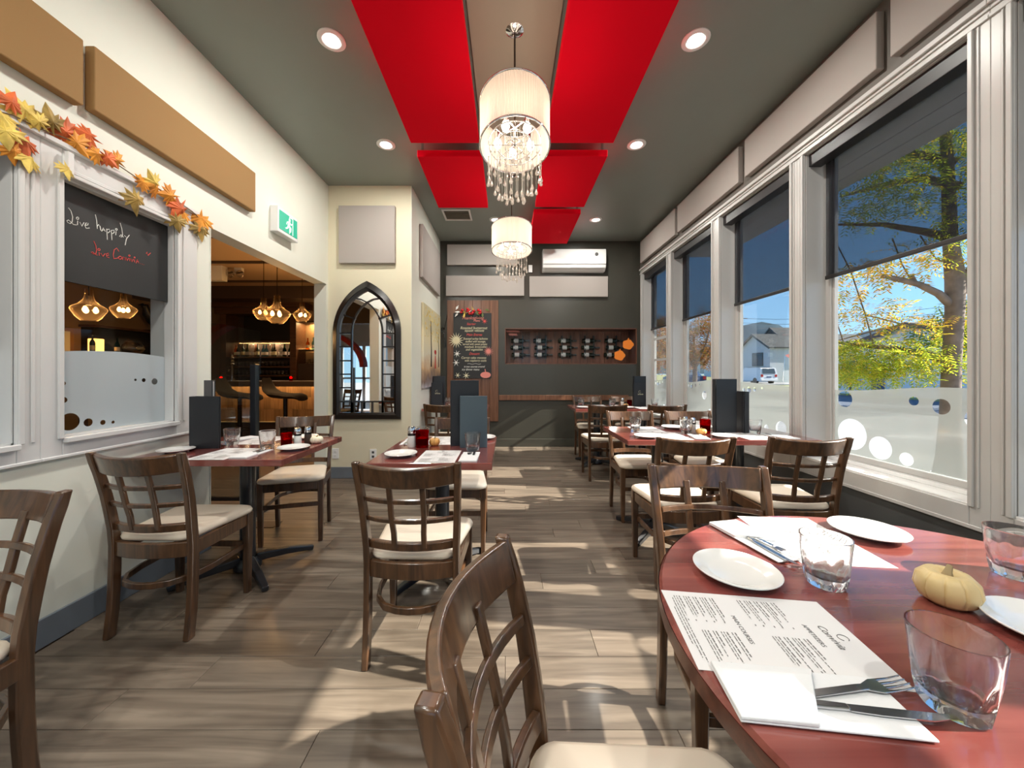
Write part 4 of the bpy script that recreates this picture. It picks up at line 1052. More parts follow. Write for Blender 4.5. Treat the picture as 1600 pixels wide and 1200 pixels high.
# ------------------------------------------------------------------ table by the inner window
W1 = 'on the inner-window table'
PLT((-1.915, 2.126, TZ), 0, 'white plate beside the black menus '+W1); PLT((-1.41, 2.56, TZ), 0, 'white plate at the far edge behind the shakers '+W1)
PLT((-1.278, 2.20, TZ), 0, 'white plate in front of the white pumpkin '+W1)
SH((-1.60, 2.085, TZ), .0, 'paper menu on the near side, behind the chair back, '+W1); SH((-1.66, 2.50, TZ), PI, 'paper menu on the far side behind the tumblers '+W1)
setting(-1.44, 2.075, 0, 'beside the near paper menu '+W1); setting(-1.83, 2.51, PI-.3, 'beside the far paper menu '+W1)
GL((-1.755, 2.345, TZ), 0, 'clear tumbler next to the black menus '+W1); GL((-1.465, 2.245, TZ), 0, 'clear tumbler next to the red candle '+W1)
CA((-1.375, 2.29, TZ), 0, 'red glass candle holder '+W1); SA((-1.325, 2.325, TZ), 0, 'white salt shaker '+W1); PE((-1.293, 2.385, TZ), 0, 'dark pepper shaker '+W1)
pumpkin(-1.245, 2.40, 'small white pumpkin '+W1, 'pumpkin_white', .85)
SM((-1.83, 2.235, TZ), -PI/2+.05, 'wide black menu booklet standing '+W1); TM((-1.865, 2.315, TZ), -PI/2-.75, 'taller black menu booklet just behind the wide one '+W1)
# ------------------------------------------------------------------ aisle table
W2 = 'on the mid-aisle table'
PLT((-.588, 2.03, TZ), 0, 'white plate at the near side '+W2); PLT((-.17, 2.55, TZ), 0, 'white plate at the far corner '+W2)
SH((-.375, 2.02, TZ), 0, 'paper menu at the near edge '+W2); SH((-.43, 2.49, TZ), PI, 'paper menu at the far edge '+W2)
setting(-.205, 2.00, 0, 'beside the near paper menu '+W2); setting(-.64, 2.45, PI, 'beside the far paper menu '+W2)
GL((-.205, 2.165, TZ), 0, 'clear tumbler before the blue-grey menu '+W2); GL((-.555, 2.40, TZ), 0, 'clear tumbler behind the red candle '+W2)
CA((-.525, 2.265, TZ), 0, 'red glass candle holder '+W2, scale=1.25); SA((-.592, 2.275, TZ), 0, 'white salt shaker '+W2, scale=1.15); PE((-.575, 2.335, TZ), 0, 'dark pepper shaker '+W2)
pumpkin(-.46, 2.32, 'small orange-striped pumpkin '+W2, 'pumpkin_orange', .72, 1.25)
TM((-.268, 2.33, TZ), -PI/2+.12, 'tall black menu booklet standing '+W2); LM((-.205, 2.265, TZ), -PI/2+.02, 'shorter blue-grey menu booklet standing '+W2)
# ------------------------------------------------------------------ long window table
W4 = 'on the long window table'
PLT((.985, 2.60, TZ), 0, 'white plate at the aisle corner '+W4); PLT((1.36, 3.03, TZ), 0, 'white plate at the far edge '+W4); PLT((1.54, 2.60, TZ), 0, 'white plate before the tall menu '+W4); PLT((1.80, 3.03, TZ), 0, 'white plate hidden behind the tall menu '+W4)
SH((1.17, 2.66, TZ), 0, 'paper menu at the near edge, aisle end, '+W4); SH((1.12, 2.97, TZ), PI, 'paper menu at the far edge, aisle end, '+W4); SH((1.76, 2.66, TZ), 0, 'paper menu at the near edge, sill end, '+W4); SH((1.60, 2.97, TZ), PI, 'paper menu at the far edge behind the candle '+W4)
setting(1.36, 2.625, -.2, 'between the near plates '+W4); setting(1.945, 2.63, .2, 'at the sill end '+W4)
GL((1.017, 2.93, TZ), 0, 'clear tumbler at the aisle end '+W4); GL((1.345, 2.77, TZ), 0, 'clear tumbler beside the shakers '+W4); GL((1.875, 2.79, TZ), 0, 'clear tumbler between menu and window '+W4); GL((1.58, 2.90, TZ), 0, 'clear tumbler behind the red candle '+W4)
CA((1.515, 2.82, TZ), 0, 'red glass candle holder '+W4, scale=1.2); SA((1.43, 2.84, TZ), 0, 'white salt shaker '+W4); PE((1.40, 2.90, TZ), 0, 'dark pepper shaker '+W4)
pumpkin(1.445, 2.745, 'small orange pumpkin '+W4, 'pumpkin_orange', .8)
TM((1.675, 2.83, TZ), -PI/2+.05, 'tall black menu booklet standing '+W4); SM((1.80, 2.87, TZ), .15, 'short black menu booklet turned edge-on '+W4)
# ------------------------------------------------------------------ far tables
W5 = 'on the far window table'
GL((1.0, 5.00, TZ), 0, 'clear tumbler at the aisle end '+W5); GL((1.43, 5.03, TZ), 0, 'clear tumbler in the middle '+W5); GL((1.98, 4.95, TZ), 0, 'clear tumbler by the window '+W5)
PLT((.98, 4.76, TZ), 0, 'white plate at the aisle end '+W5); PLT((1.55, 4.74, TZ), 0, 'white plate in the middle '+W5)
SH((1.18, 4.80, TZ), 0, 'paper menu at the aisle end '+W5); SH((1.78, 4.79, TZ), 0, 'paper menu at the window end '+W5); SH((1.25, 5.07, TZ), PI, 'paper menu at the far side '+W5)
setting(1.37, 4.76, 0, 'beside the aisle-end menu '+W5); setting(1.96, 4.75, 0, 'beside the window-end menu '+W5)
CA((1.665, 5.02, TZ), 0, 'red glass candle holder '+W5); pumpkin(1.60, 4.97, 'small orange pumpkin '+W5, 'pumpkin_orange', .7); SA((1.58, 5.06, TZ), 0, 'white salt shaker '+W5)
o = SM((1.80, 5.03, TZ), -PI/2, 'black menu booklet with small emblem standing '+W5); emblem(o, .16, .315); TM((1.83, 5.09, TZ), -PI/2+.1, 'taller black menu booklet behind the emblem one '+W5)
W3 = 'on the small table under the painting'
o = SM((-1.0, 5.22, TZ), -PI/2, 'black menu booklet with gold emblem standing '+W3); emblem(o, .16, .315); TM((-.975, 5.28, TZ), -PI/2, 'taller black menu booklet behind the emblem one '+W3)
GL((-.845, 5.20, TZ), 0, 'clear tumbler beside the emblem menu '+W3); PLT((-.36, 4.98, TZ), 0, 'white plate at the aisle edge '+W3); SH((-.70, 4.84, TZ), 0, 'paper menu at the near edge '+W3); setting(-.53, 4.82, 0, 'beside the menu '+W3)

#@@BAR
# ------------------------------------------------------------------ bar room
bar = thing('bar_counter', 'long bar counter faced in small brown wood tiles with a lit underside', 'bar counter', (-4.6, 6.8, 0))
MB().box(-1.85, 2.3, -.16, .62, 1.0, 1.06).build('countertop', 'dark_brown', bar, bevel=.006)
MB().box(-1.8, 2.3, .03, .5, .0, 1.0).build('carcass', 'dark_brown', bar)
MB().box(-1.8, 2.3, -.012, .03, .30, .314).build('foot_trim', 'chalk_cream', bar)
MB().box(-1.8, 2.3, -.12, -.105, .985, .998).build('led_strip', 'led_warm', bar)
MB().box(-1.85, 2.3, -.16, -.145, .965, 1.0).build('front_lip', 'dark_brown', bar)
t0 = None; r = random.Random(9); k = 0
TWd, THt = .115, .2233
for j in range(3):
    for i in range(28):
        if k >= 84: break
        x = -1.45+i*TWd+(j % 2)*.05
        if t0 is None: t0 = MB().box(.001, TWd-.001, 0, .022, .001, THt-.001).build('tile', 'bar_tile', bar); o = t0
        else: o = t0.copy(); C.objects.link(o)
        o.location = (x, .006+r.uniform(0, .010), .315+j*THt); k += 1
def stool(x, y, lb):
    s = thing('bar_stool', lb, 'bar stool', (x, y, 0), 0, 'dark bucket-seat bar stools')
    m = MB(); rs = []
    for px, pz, hw, th in ((-.30,1.10,.10,.03),(-.285,1.02,.15,.04),(-.25,.92,.18,.045),(-.17,.86,.20,.05),(-.05,.845,.20,.045),(.10,.85,.20,.045),(.20,.85,.19,.05),(.255,.83,.17,.05),(.275,.80,.15,.03)):
        rs.append([(px+.0*j, hw*math.cos(a), pz+th*.95*math.sin(a)+(.03*abs(math.cos(a)) if px < .1 else 0)) for j, a in enumerate([2*PI*i/14 for i in range(14)])])
    m.rings(rs); m.build('seat_shell', 'matte_black', s, smooth=60)
    MB().tube([(0,0,.03),(0,0,.84)], .03, 12).build('post', 'black', s, smooth=50)
    MB().lathe([(.21,0),(.21,.012),(.04,.03)], 24).build('base', 'black', s, smooth=40)
    MB().tube([(.15*math.cos(2*PI*i/20), .15*math.sin(2*PI*i/20), .32) for i in range(21)], .010, 6).build('foot_ring', 'black', s, smooth=50)
stool(-3.50, 5.8, 'dark bar stool seen in profile through the doorway'); stool(-4.22, 5.8, 'dark bar stool behind the clear screen')
def pend(px, py, Y, lb, d=.35):
    X = (px-793)/F*Y; Z = HC+(582-py)/F*Y
    p = thing('glass_pendant', lb, 'lamp', (X, Y, Z), 0, 'amber glass pendants over the bar'); k = d/.35
    pr = [(.075,-.145),(.12,-.10),(.165,-.02),(.172,.01),(.160,.035),(.10,.075),(.055,.13),(.042,.19),(.040,.27)]
    MB().lathe([(a*k, b*k) for a, b in pr], 32, cap0=False, cap1=False).build('shade', 'pendant_glass', p, smooth=60)
    MB().tube([(0,0,.02),(0,0,BZ-Z)], .005, 6).build('cord', 'black', p); MB().tube([(0,0,.045),(0,0,.14)], .022, 8).build('socket', 'dark_brown', p, smooth=50)
    for a in (0, 2.1, 4.2):
        MB().lathe([(.003,-.034),(.016,-.025),(.022,-.005),(.014,.018),(.008,.03)], 12, (.06*k*math.cos(a+px), .06*k*math.sin(a+px), .0)).build('bulb', 'bulb_warm', p, smooth=60)
    MB().lathe([(.06,BZ-Z-.02),(.06,BZ-Z)], 16).build('ceiling_cap', 'black', p)
    light('pendant_glow', 'POINT', (X, Y, Z-.02), 9, (1, .62, .30), .05)
pend(433, 490, 4.5, 'large amber glass pendant, middle one of three seen through the doorway', .29); pend(412, 488, 5.5, 'amber glass pendant partly behind the large one through the doorway', .28); pend(472, 492, 6.2, 'amber glass pendant close to the doorway jamb', .28)
pend(139, 484, 3.66, 'amber glass pendant with three bulbs under the chalkboard', .265); pend(193, 484, 4.68, 'fainter glass pendant under the chalkboard, farther one', .26)
# back bar
bb = thing('back_bar', 'dark wood back bar with crown moulding and open shelves behind the counter', 'shelving', (-4.9, BY1, 0))
MB().box(-1.5, .22, -.50, -.02, 0, .95).build('base_cabinet', 'bar_wood', bb)
MB().box(-1.7, .35, -.52, -.02, 2.66, 2.80).build('crown_moulding', 'bar_wood', bb, bevel=.02); MB().box(-1.6, .25, -.46, -.02, 2.52, 2.66).build('frieze', 'bar_wood', bb, bevel=.01)
for x in (-1.5, .06): MB().box(x, x+.14, -.42, -.02, .95, 2.52).build('pilaster', 'bar_wood', bb, bevel=.006)
MB().box(-1.36, .06, -.04, -.02, .95, 2.52).build('back_panel', 'dark_brown', bb)
for z in (1.16, 1.36, 1.575, 1.93): MB().box(-1.36, .06, -.40, -.04, z-.03, z).build('shelf', 'bar_wood', bb)
MB().box(-1.34, .04, -.06, -.045, 1.90, 1.912).build('shelf_light', 'led_warm', bb)
for xx in (-5.9, -5.4, -4.9): light('shelf_glow', 'AREA', (xx, BY1-.12, 1.89), 2.2, (1, .68, .38), .22)
for xx in (-4.5, -4.0, -3.6): light('shelf_glow', 'AREA', (xx, BY1-.12, 2.35), 3.5, (1, .60, .26), .22)
MB().box(.20, 1.9, -.20, -.02, 2.36, 2.40).build('light_pelmet', 'dark_brown', bb)
MB().box(.20, 1.9, -.34, -.02, 0, 1.40).build('side_cabinet', 'dark_brown', bb)
for z in (1.42, 1.74): MB().box(.20, 1.9, -.32, -.02, z-.03, z).build('shelf', 'dark_brown', bb)
MB().box(.22, 1.6, -.035, -.02, 1.745, 1.757).build('shelf_light', 'led_warm', bb)
tv = thing('television', 'large black television screen set in the back bar', 'television', (-5.54, BY1-.05, 1.95))
MB().box(-.52, .66, -.09, -.02, 0, .56).build('bezel', 'black', tv, bevel=.004); MB().box(-.50, .64, -.092, -.09, .02, .54).build('screen', 'screen_black', tv)
def bottle(m, h, lab):
    b = thing('spirit_bottle', '', 'bottle', group='spirit bottles on the back bar')
    k = h/.3
    MB().lathe([(.03,0),(.036,.004),(.037,.16*k),(.030,.19*k),(.013,.225*k),(.012,.285*k),(.015,.287*k),(.015,.30*k)], 12).build('bottle_body', m, b, smooth=40)
    MB().lathe([(.0376,.045),(.0376,.12*k)], 12, cap0=False, cap1=False).build('label', lab, b, smooth=40)
    return Maker(b)
glass('clear_bottle', (.92,.95,.95), .5, ior=1.2); glass('amber_bottle', (.75,.36,.10), .4, ior=1.2); glass('blue_bottle', (.35,.62,.75), .4, ior=1.2)
BT = [bottle('clear_bottle', .30, 'paper'), bottle('amber_bottle', .27, 'chalk_cream'), bottle('blue_bottle', .28, 'paper'), bottle('bottle_dark', .30, 'chalk_cream'), bottle('bottle_green', .29, 'paper')]
r = random.Random(21)
OR = 'first second third fourth fifth sixth seventh eighth ninth tenth eleventh twelfth thirteenth fourteenth fifteenth sixteenth seventeenth'.split()
for i in range(17): r.choice(BT)((-6.18+i*.075+r.uniform(-.01,.01), BY1-.20+r.uniform(-.08,.05), 1.575), 0, '%s spirit bottle from the far pilaster on the open back bar shelf' % OR[i], 'spirit bottles on the back bar shelf')
for i in range(9): r.choice(BT)((-4.58+i*.13, BY1-.16, 1.74), 0, '%s spirit bottle from the pilaster on the lit side shelf' % OR[i], 'spirit bottles on the lit side shelf')
for z, n_, x0 in ((1.36, 14, -6.2), (1.16, 14, -6.2)):
    for i in range(n_): GL((x0+i*.09, BY1-.22, z), 0, '%s glass from the far pilaster on the %s back bar shelf' % (OR[i], 'lowest' if z < 1.2 else 'second lowest'), 'drinking glasses on the back bar shelves')
for i in range(6): GL((-4.6+i*.12, BY1-.18, 1.42), 0, '%s glass from the pilaster on the dark side shelf' % OR[i], 'drinking glasses on the side shelf')
for x, lb in ((-4.12, 'glowing red candle on the bar counter above the stool'), (-5.45, 'glowing red candle on the bar counter behind the clear screen')):
    c = CA((x, 7.0, 1.06), 0, lb); MB().lathe([(.003,0),(.012,.012),(.002,.04)], 8, (0,0,.05)).build('flame', 'red_glow', c)
    light('candle_glow', 'POINT', (x, 7.0, 1.12), .6, (1,.1,.05), .02)
# beer tap
tp = thing('beer_tap', 'slim beaded tap column on the bar counter', 'tap', (-5.20, 6.95, 1.06))
MB().lathe([(.05,0),(.05,.02),(.018,.04),(.018,.30),(.03,.32),(.018,.34),(.03,.37),(.018,.40),(.03,.43),(.016,.46),(.024,.50),(.004,.53)], 12).build('column', 'chrome', tp, smooth=40); MB().tube([(0,-.01,.22),(0,-.08,.22),(0,-.09,.18)], .010, 6).build('spout', 'chrome', tp)
# clear screen with dark post
sc = thing('glass_screen', 'clear upright screen with a dark slim post inside the doorway', 'screen', (-2.42, 3.22, 0))
m = MB(); m.poly([(-.22,0,.12),(.255,0,.12),(.255,0,1.58),(.10,0,1.61),(-.08,0,1.645),(-.22,0,1.655)], (0,.006,0)); m.build('pane', 'screen_pane', sc)
MB().box(.185, .235, -.03, .02, 0, 1.29).build('post', 'black_metal', sc, bevel=.004); MB().box(.05, .30, -.13, .12, 0, .012).build('base', 'black_metal', sc); MB().box(-.22, .235, -.012, .016, .10, .13).build('bottom_rail', 'black_metal', sc)
# far bar wall: frame, cabinet, ornaments
pf = thing('picture_frame', 'framed pale picture on the tan wall seen below the chalkboard', 'picture', (BX0+.002, 5.92, 1.36))
MB().box(0, .03, -.42, .42, 0, .62).build('frame', 'tan_felt', pf, bevel=.006); MB().box(.03, .034, -.36, .36, .06, .56).build('print', 'cream', pf)
MB().poly([(.034,-.3,.12),(.034,.3,.12),(.034,.26,.2),(.034,.0,.26),(.034,-.2,.19)], (.002,0,0)).build('print_hill', 'dark_brown', pf)
cab = thing('hanging_cabinet', 'dark wall cabinet with a tan panel behind the inner window', 'cabinet', (BX0, 7.75, 1.0))
MB().box(.0, .22, -1.28, .80, 0, .50).build('body', 'dark_brown', cab); MB().box(.0, .22, -1.28, .80, .5, 1.02).build('upper_box', 'black', cab); MB().box(.0, .30, -1.32, .82, 1.02, 1.06).build('top_board', 'bar_wood', cab)
MB().box(.221, .226, .30, .78, .52, 1.0).build('tan_back', 'bar_wall', cab)  # flat tan panel on the cabinet front
lm = thing('amber_lamp', 'small glowing square amber lamp behind the frosted glass', 'lamp', (-7.1, 6.35, 1.58)); MB().box(-.07,.07,-.07,.07,0,.22).build('shade', 'lamp_amber', lm, bevel=.01); MB().box(-.08,.08,-.08,.08,-.02,0).build('base', 'dark_brown', lm)
sh = tag(MB().box(-.18,.18,-.75,1.1,-.05,0).box(-.15,-.10,-.7,-.6,-1.56,-.05).box(-.15,-.10,.9,1.0,-1.56,-.05).build('console_shelf', 'dark_brown', loc=(-7.08, 6.9, 1.56)), 'dark console shelf holding the amber lamp and glass jar', 'shelf')
jr = thing('glass_jar', 'round clear glass jar on the console shelf seen through the inner window', 'jar', (-6.98, 6.86, 1.56)); MB().lathe([(.06,0),(.13,.03),(.165,.10),(.15,.17),(.10,.21),(.105,.225),(.098,.225),(.092,.21),(.14,.165),(.155,.10),(.12,.035),(.05,.012)], 28).build('bowl', 'tumbler', jr, smooth=50)
for i, (x, y) in enumerate(((-7.05, 6.25), (-7.0, 6.60), (-7.02, 7.45), (-7.05, 7.55), (-7.0, 7.68), (-7.04, 7.8))): r.choice(BT)((x, y, 1.56), 0, '%s bottle along the dark console shelf behind the inner window' % OR[i], 'bottles on the console shelf')
crw = thing('bird_figurine', 'black bird figurine perched on the dark cabinet', 'figurine', (-7.32, 7.55, 2.06))
m = MB(); m.tube([(0,.16,.05),(0,.10,.12),(0,.02,.24),(0,-.06,.36),(0,-.10,.46),(0,-.13,.52)], [.012,.05,.095,.09,.055,.06], 12); m.build('body', 'black', crw, smooth=60)
MB().tube([(0,-.16,.53),(0,-.26,.50)], .022, 8, r1=.004).build('beak', 'black', crw, smooth=60); MB().tube([(0,.02,0),(0,.02,.2)], .02, 6).build('leg', 'black', crw); MB().box(-.09,.09,-.08,.14,0,.03).build('plinth', 'black', crw)
# emergency light and far exit box
el = thing('emergency_light', 'twin-headed emergency light on the bar ceiling', 'light', (-4.45, 6.1, 2.80))
MB().box(-.06,.06,-.03,.03,.05,.15).build('housing', 'white_paint', el)
for s in (-1, 1): MB().lathe([(.02,0),(.06,.05),(.06,.07),(.003,.075)], 14, (s*.08, -.03, .03), M=Matrix.Rotation(PI/2, 3, 'X')).build('lamp_head', 'steel', el, smooth=40)
tag(MB().box(-.14,.14,-.06,.06,0,.24).build('ceiling_box', 'white_paint', loc=(-4.75, 6.0, 2.71), bevel=.005), 'white box fixture hanging at the bar ceiling', 'fixture')
# room seen only in the mirror: white end wall with a red arch, door and chairs
wh = MB(); wh.box(BX0, -5.6, -3.9, -3.8, 0, 3); wh.box(-4.0, X0, -3.9, -3.8, 0, 3); wh.box(-5.6, -4.0, -3.9, -3.8, 2.2, 3); struct(wh.build('wall_bar_rear', 'white_paint'))
struct(MB().box(BX0, X0, .6, .75, 2.25, BZ).build('trim_4', 'dark_brown'))
ar = [(-4.6+1.15*math.cos(a), 1.35+.85*math.sin(a)) for a in [PI*i/24 for i in range(25)]]
struct(MB().sweep([(x, -.35, z) for x, z in ar], .25, .10, up=(0,0,1)).build('trim_5', 'arch_red'))
dr = MB()
for a, b, c, d in ((-5.6,-5.5,0,2.2),(-4.1,-4.0,0,2.2),(-5.5,-4.1,2.1,2.2),(-4.85,-4.75,0,2.1),(-5.5,-4.1,.0,.25),(-5.5,-4.1,1.0,1.06)): dr.box(a, b, -3.88, -3.82, c, d)
o = struct(dr.build('door_1', 'white_paint')); MB().box(-5.5, -4.1, -3.855, -3.85, .25, 2.1).build('pane', 'pane', o)
es2 = dup(ex, (-3.55, .76, 2.42), PI/2, 'green exit sign seen reflected in the arched mirror')
for x, y, rz, lb in ((-3.35, .9, .3, 'chair in the bar room seen reflected in the arched mirror, nearer the arch'), (-4.0, .2, -.5, 'chair in the bar room seen reflected in the arched mirror, by the white door'), (-4.4, 1.5, 2.6, 'chair in the bar room seen reflected in the arched mirror, at the dark table')): chair(x, y, rz, lb)
table('dining_table', 'table in the bar room seen only in the arched mirror', -4.4, -3.7, .55, 1.25, [(0, .25, .25)])
fr = tag(MB().box(-.16, .16, -.06, .06, -.03, .004).build('floor_grille', 'dark_brown', loc=(-2.0, 2.95, .0)), 'small dark floor vent under the table by the doorway', 'vent')

#@@OUTSIDE
# ------------------------------------------------------------------ outside
struct(MB().box(XO, 13.2, -30, 45, -.3, -.12).build('ground', 'concrete'))
struct(MB().box(13.2, 19.5, -60, 140, -.3, -.10).build('road', 'asphalt'))
struct(MB().box(19.5, 160, -60, 200, -.3, -.05).build('lawn', 'grass'))
struct(MB().box(-60, XO, YB+2.7, 60, -.3, -.12).build('ground_back', 'concrete')); struct(MB().box(-60, XO, -40, YR-.9, -.3, -.12).build('ground_rear', 'concrete'))
struct(MB().box(22.0, 33, 36.5, 46, -.05, .05).build('driveway', 'concrete'))
m = MB(); r = random.Random(8); rows = []
xs = [100+20*i for i in range(48)]
for k, (fy, hz) in enumerate(((330, 0), (360, .55), (400, 1), (440, .8))):
    rows.append([(x, fy+x*.02, (max(4, 40+30*math.exp(-((x-272)/60)**2)+16*math.sin(x*.013+1)+6*math.sin(x*.05)+5*math.sin(x*.021)+r.uniform(-1.2,1.2)))*hz) for x in xs])
m.rings(rows, False, False, closed=False); o = m.build('hill', 'hill', smooth=80); struct(o)
def house(nm, lb, x0, x1, y0, y1, zw, zr, ov, mw, mrf, wins, side=()):
    h = thing(nm, lb, 'house', (x0, y0, -.05)); X, Y = x1-x0, y1-y0
    m = MB(); m.rings([[(x, 0, 0), (x, Y, 0), (x, Y, zw), (x, Y/2, zr), (x, 0, zw)] for x in (0, X)]); m.build('walls', mw, h)
    for s in (0, 1):
        ye, yr = (-ov, Y/2) if s == 0 else (Y+ov, Y/2); ze = zw-(zr-zw)/(Y/2)*ov
        MB().poly([(-ov, ye, ze), (X+ov, ye, ze), (X+ov, yr, zr), (-ov, yr, zr)], (0, 0, .14)).build('roof_slope', mrf, h)
        MB().poly([(-ov-.04, ye, ze-.12), (-ov-.04, yr, zr-.12), (-ov-.04, yr, zr+.15), (-ov-.04, ye, ze+.15)], (.06, 0, 0)).build('bargeboard', 'roof_brown' if mrf == 'roof_brown' else 'dado', h)
    for (a, b, c, d, tr) in wins:
        f = MB().box(-.05, 0, a-.1, b+.1, c-.1, d+.1).build('window', tr, h); MB().box(-.07, -.05, a, b, c, d).build('window_pane', 'house_glass', f); MB().box(-.08, -.07, (a+b)/2-.03, (a+b)/2+.03, c, d).build('mullion', tr, f)
    for (a, b, c, d, tr) in side:
        f = MB().box(a-.1, b+.1, -.05, 0, c-.1, d+.1).build('window', tr, h); MB().box(a, b, -.07, -.05, c, d).build('window_pane', 'house_glass', f)
    return h
h1 = house('gabled_house', 'grey gabled house across the road behind the white wagon', 32.8, 46, 46, 51.9, 4.5, 6.25, .35, 'house_grey', 'roof_grey', [(1.3, 3.2, 2.2, 3.75, 'dado')], [(2.4, 3.6, 1.9, 4.0, 'white_trim')])
MB().poly([(3.0, 2.6, 6.2), (3.0, 5.9, 6.2), (3.0, 4.2, 7.4)], (6, 0, 0)).build('roof_dormer', 'roof_grey', h1); MB().poly([(2.9, 2.5, 6.1), (2.9, 4.2, 7.45), (2.9, 4.2, 7.2), (2.9, 2.5, 5.9)], (.1,0,0)).build('bargeboard', 'dado', h1); MB().poly([(2.9, 5.9, 6.1), (2.9, 4.2, 7.45), (2.9, 4.2, 7.2), (2.9, 5.9, 5.9)], (.1,0,0)).build('bargeboard', 'dado', h1)
house('white_house', 'low white house with brown gable edge behind the leafy tree', 20.6, 30, 14.6, 23.0, 2.55, 3.7, .3, 'house_white', 'roof_brown', [(6.6, 7.9, 1.1, 2.1, 'blue_trim'), (5.6, 6.1, .1, 1.75, 'blue_trim')])
house('distant_house', 'small reddish-roofed house under the hill', 62, 74, 106, 116, 4, 6.5, .4, 'house_white', 'roof_brown', [(2, 4, 1.5, 3, 'white_trim')])
# vehicles
def car(nm, lb, x, y, mc, L, Wd, Hb, Ht, suv):
    c = thing(nm, lb, 'car', (x, y, -.05)); hw = Wd/2
    prof = [(0,.35),(0,Hb),(.12,Ht-.06),(.35,Ht),(L*.60,Ht),(L*.73,Hb+.02),(L-.15,Hb-.08),(L,.72),(L,.35)] if suv else [(0,.32),(0,Hb),(.75,Hb+.02),(1.35,Ht),(L*.60,Ht),(L*.76,Hb),(L-.1,Hb-.15),(L,.6),(L,.32)]
    m = MB(); rs = []
    for s, k in ((-1, 1), (-1, .97), (1, .97), (1, 1)):
        pass
    for xs_, top in ((-hw, .90), (-hw*.98, 1), (hw*.98, 1), (hw, .90)):
        rs.append([(xs_*(.86 if (z > Hb+.05) else 1), yy, z) for yy, z in prof])
    m.rings(rs); m.build('body', mc, c, bevel=.05, smooth=40)
    MB().poly([(-hw*.74,-.012+.0,Hb+.06),(hw*.74,-.012,Hb+.06),(hw*.68,.09,Ht-.10),(-hw*.68,.09,Ht-.10)] if suv else [(-hw*.7,.80,Hb+.06),(hw*.7,.80,Hb+.06),(hw*.65,1.28,Ht-.06),(-hw*.65,1.28,Ht-.06)], (0,-.02,.01)).build('rear_window', 'house_glass', c)
    for s in (-1, 1):
        for a, b in ((.25, 1.35), (1.45, L*.58)) if suv else ((1.45, 2.0), (2.1, L*.64)):
            MB().box(s*hw*.86-.012, s*hw*.86+.012, a, b, Hb+.08, Ht-.12).build('side_window', 'house_glass', c)
        MB().box(s*hw*.80-.12, s*hw*.80+.12, -.03, .05, Hb-.28, Hb-.02).build('tail_light', 'tail_red', c)
        for yy in (.85, L-.85): MB().lathe([(.20,-.11),(.34,-.10),(.36,0),(.34,.10),(.20,.11)], 20, (s*(hw-.10), yy, .36), M=Matrix.Rotation(PI/2, 3, 'Y')).build('wheel', 'rubber', c, smooth=40)
        if suv: MB().tube([(s*hw*.7, .5, Ht+.05), (s*hw*.7, L*.55, Ht+.05)], .025, 6).build('roof_rail', 'dado', c)
    MB().box(-.26,.26,-.035,-.01,.70,.86).build('number_plate', 'blue_trim', c); MB().box(-hw*.95,hw*.95,-.10,.03,.38,.58).build('bumper', mc, c, bevel=.03)
    return c
car('estate_car', 'white estate car with roof rails parked before the grey house', 27.7, 39, 'car_white', 4.6, 1.85, 1.08, 1.78, True)
car('dark_car', 'dark blue car half hidden under the rust-coloured tree', 15.6, 30.5, 'car_blue', 4.4, 1.8, .98, 1.45, False)
pp = thing('utility_pole', 'distant utility pole with thin wires crossing the sky above the grey house', 'pole', (47.9, 75, -.05)); MB().tube([(0,0,0),(0,0,13)], .16, 8, r1=.11).build('shaft', 'dark_brown', pp); MB().box(-1,1,-.06,.06,12.2,12.35).build('crossarm', 'dark_brown', pp)
for dz, dx in ((12.35, -.8), (11.4, .1)): MB().tube([(dx,0,dz-.05),(4.1,-4,dz-.85),(9.1,-8,dz-1.25),(16,-13,dz-1.1),(24,-17,dz-.4)], .03, 4).build('wire', 'black', pp)
fl_ = thing('garden_flag', 'reddish flag hanging before the grey house wall', 'flag', (31.0, 41.4, -.05)); MB().tube([(0,0,0),(.2,0,3.2)], .03, 6).build('flag_pole', 'steel', fl_); MB().poly([(.2,0,3.2),(.6,0,3.35),(1.1,0,3.1),(1.3,0,2.75),(.7,0,2.9)], (0,.02,0)).build('cloth', 'chalk_pink', fl_)

# ------------------------------------------------------------------ trees
def fronds(parent, clusters, n, m, seed, ls=.045, pairs=6, nm='foliage'):
    r = random.Random(seed); b = MB(); V, Fc = b.v, b.f
    tot = sum(c[3]*c[4]*c[5] for c in clusters)
    for (cx, cy, cz, rx, ry, rz) in clusters:
        k = int(n*rx*ry*rz/tot)+1
        for _ in range(k):
            while True:
                a = Vector((r.uniform(-1,1), r.uniform(-1,1), r.uniform(-1,1)))
                if a.length < 1: break
            p = Vector((cx+a.x*rx, cy+a.y*ry, cz+a.z*rz))
            d = Vector((r.uniform(-1,1), r.uniform(-1,1), r.uniform(-.9,.25))).normalized(); sd = d.cross(Vector((r.uniform(-.4,.4), r.uniform(-.4,.4), 1))).normalized(); L = ls*pairs*r.uniform(.45,.7)
            for i in range(pairs):
                q = p+d*(L*i/pairs)+Vector((0,0,-.25*L*(i/pairs)**2))
                for s in (-1, 1):
                    u = (sd*s+d*.45).normalized(); w_ = d*(ls*.16); e_ = q+u*ls*r.uniform(.8,1.1)+Vector((0,0,-.012))
                    j = len(V); V += [tuple(q), tuple((q+e_)/2+w_), tuple(e_), tuple((q+e_)/2-w_)]; Fc.append((j, j+1, j+2, j+3))
    me = bpy.data.meshes.new(nm); me.from_pydata(V, [], Fc); me.materials.append(MATS[m]); o = bpy.data.objects.new(nm, me); C.objects.link(o); o.parent = parent
    return stuff(o)
TX, TY = 5.57, 4.6
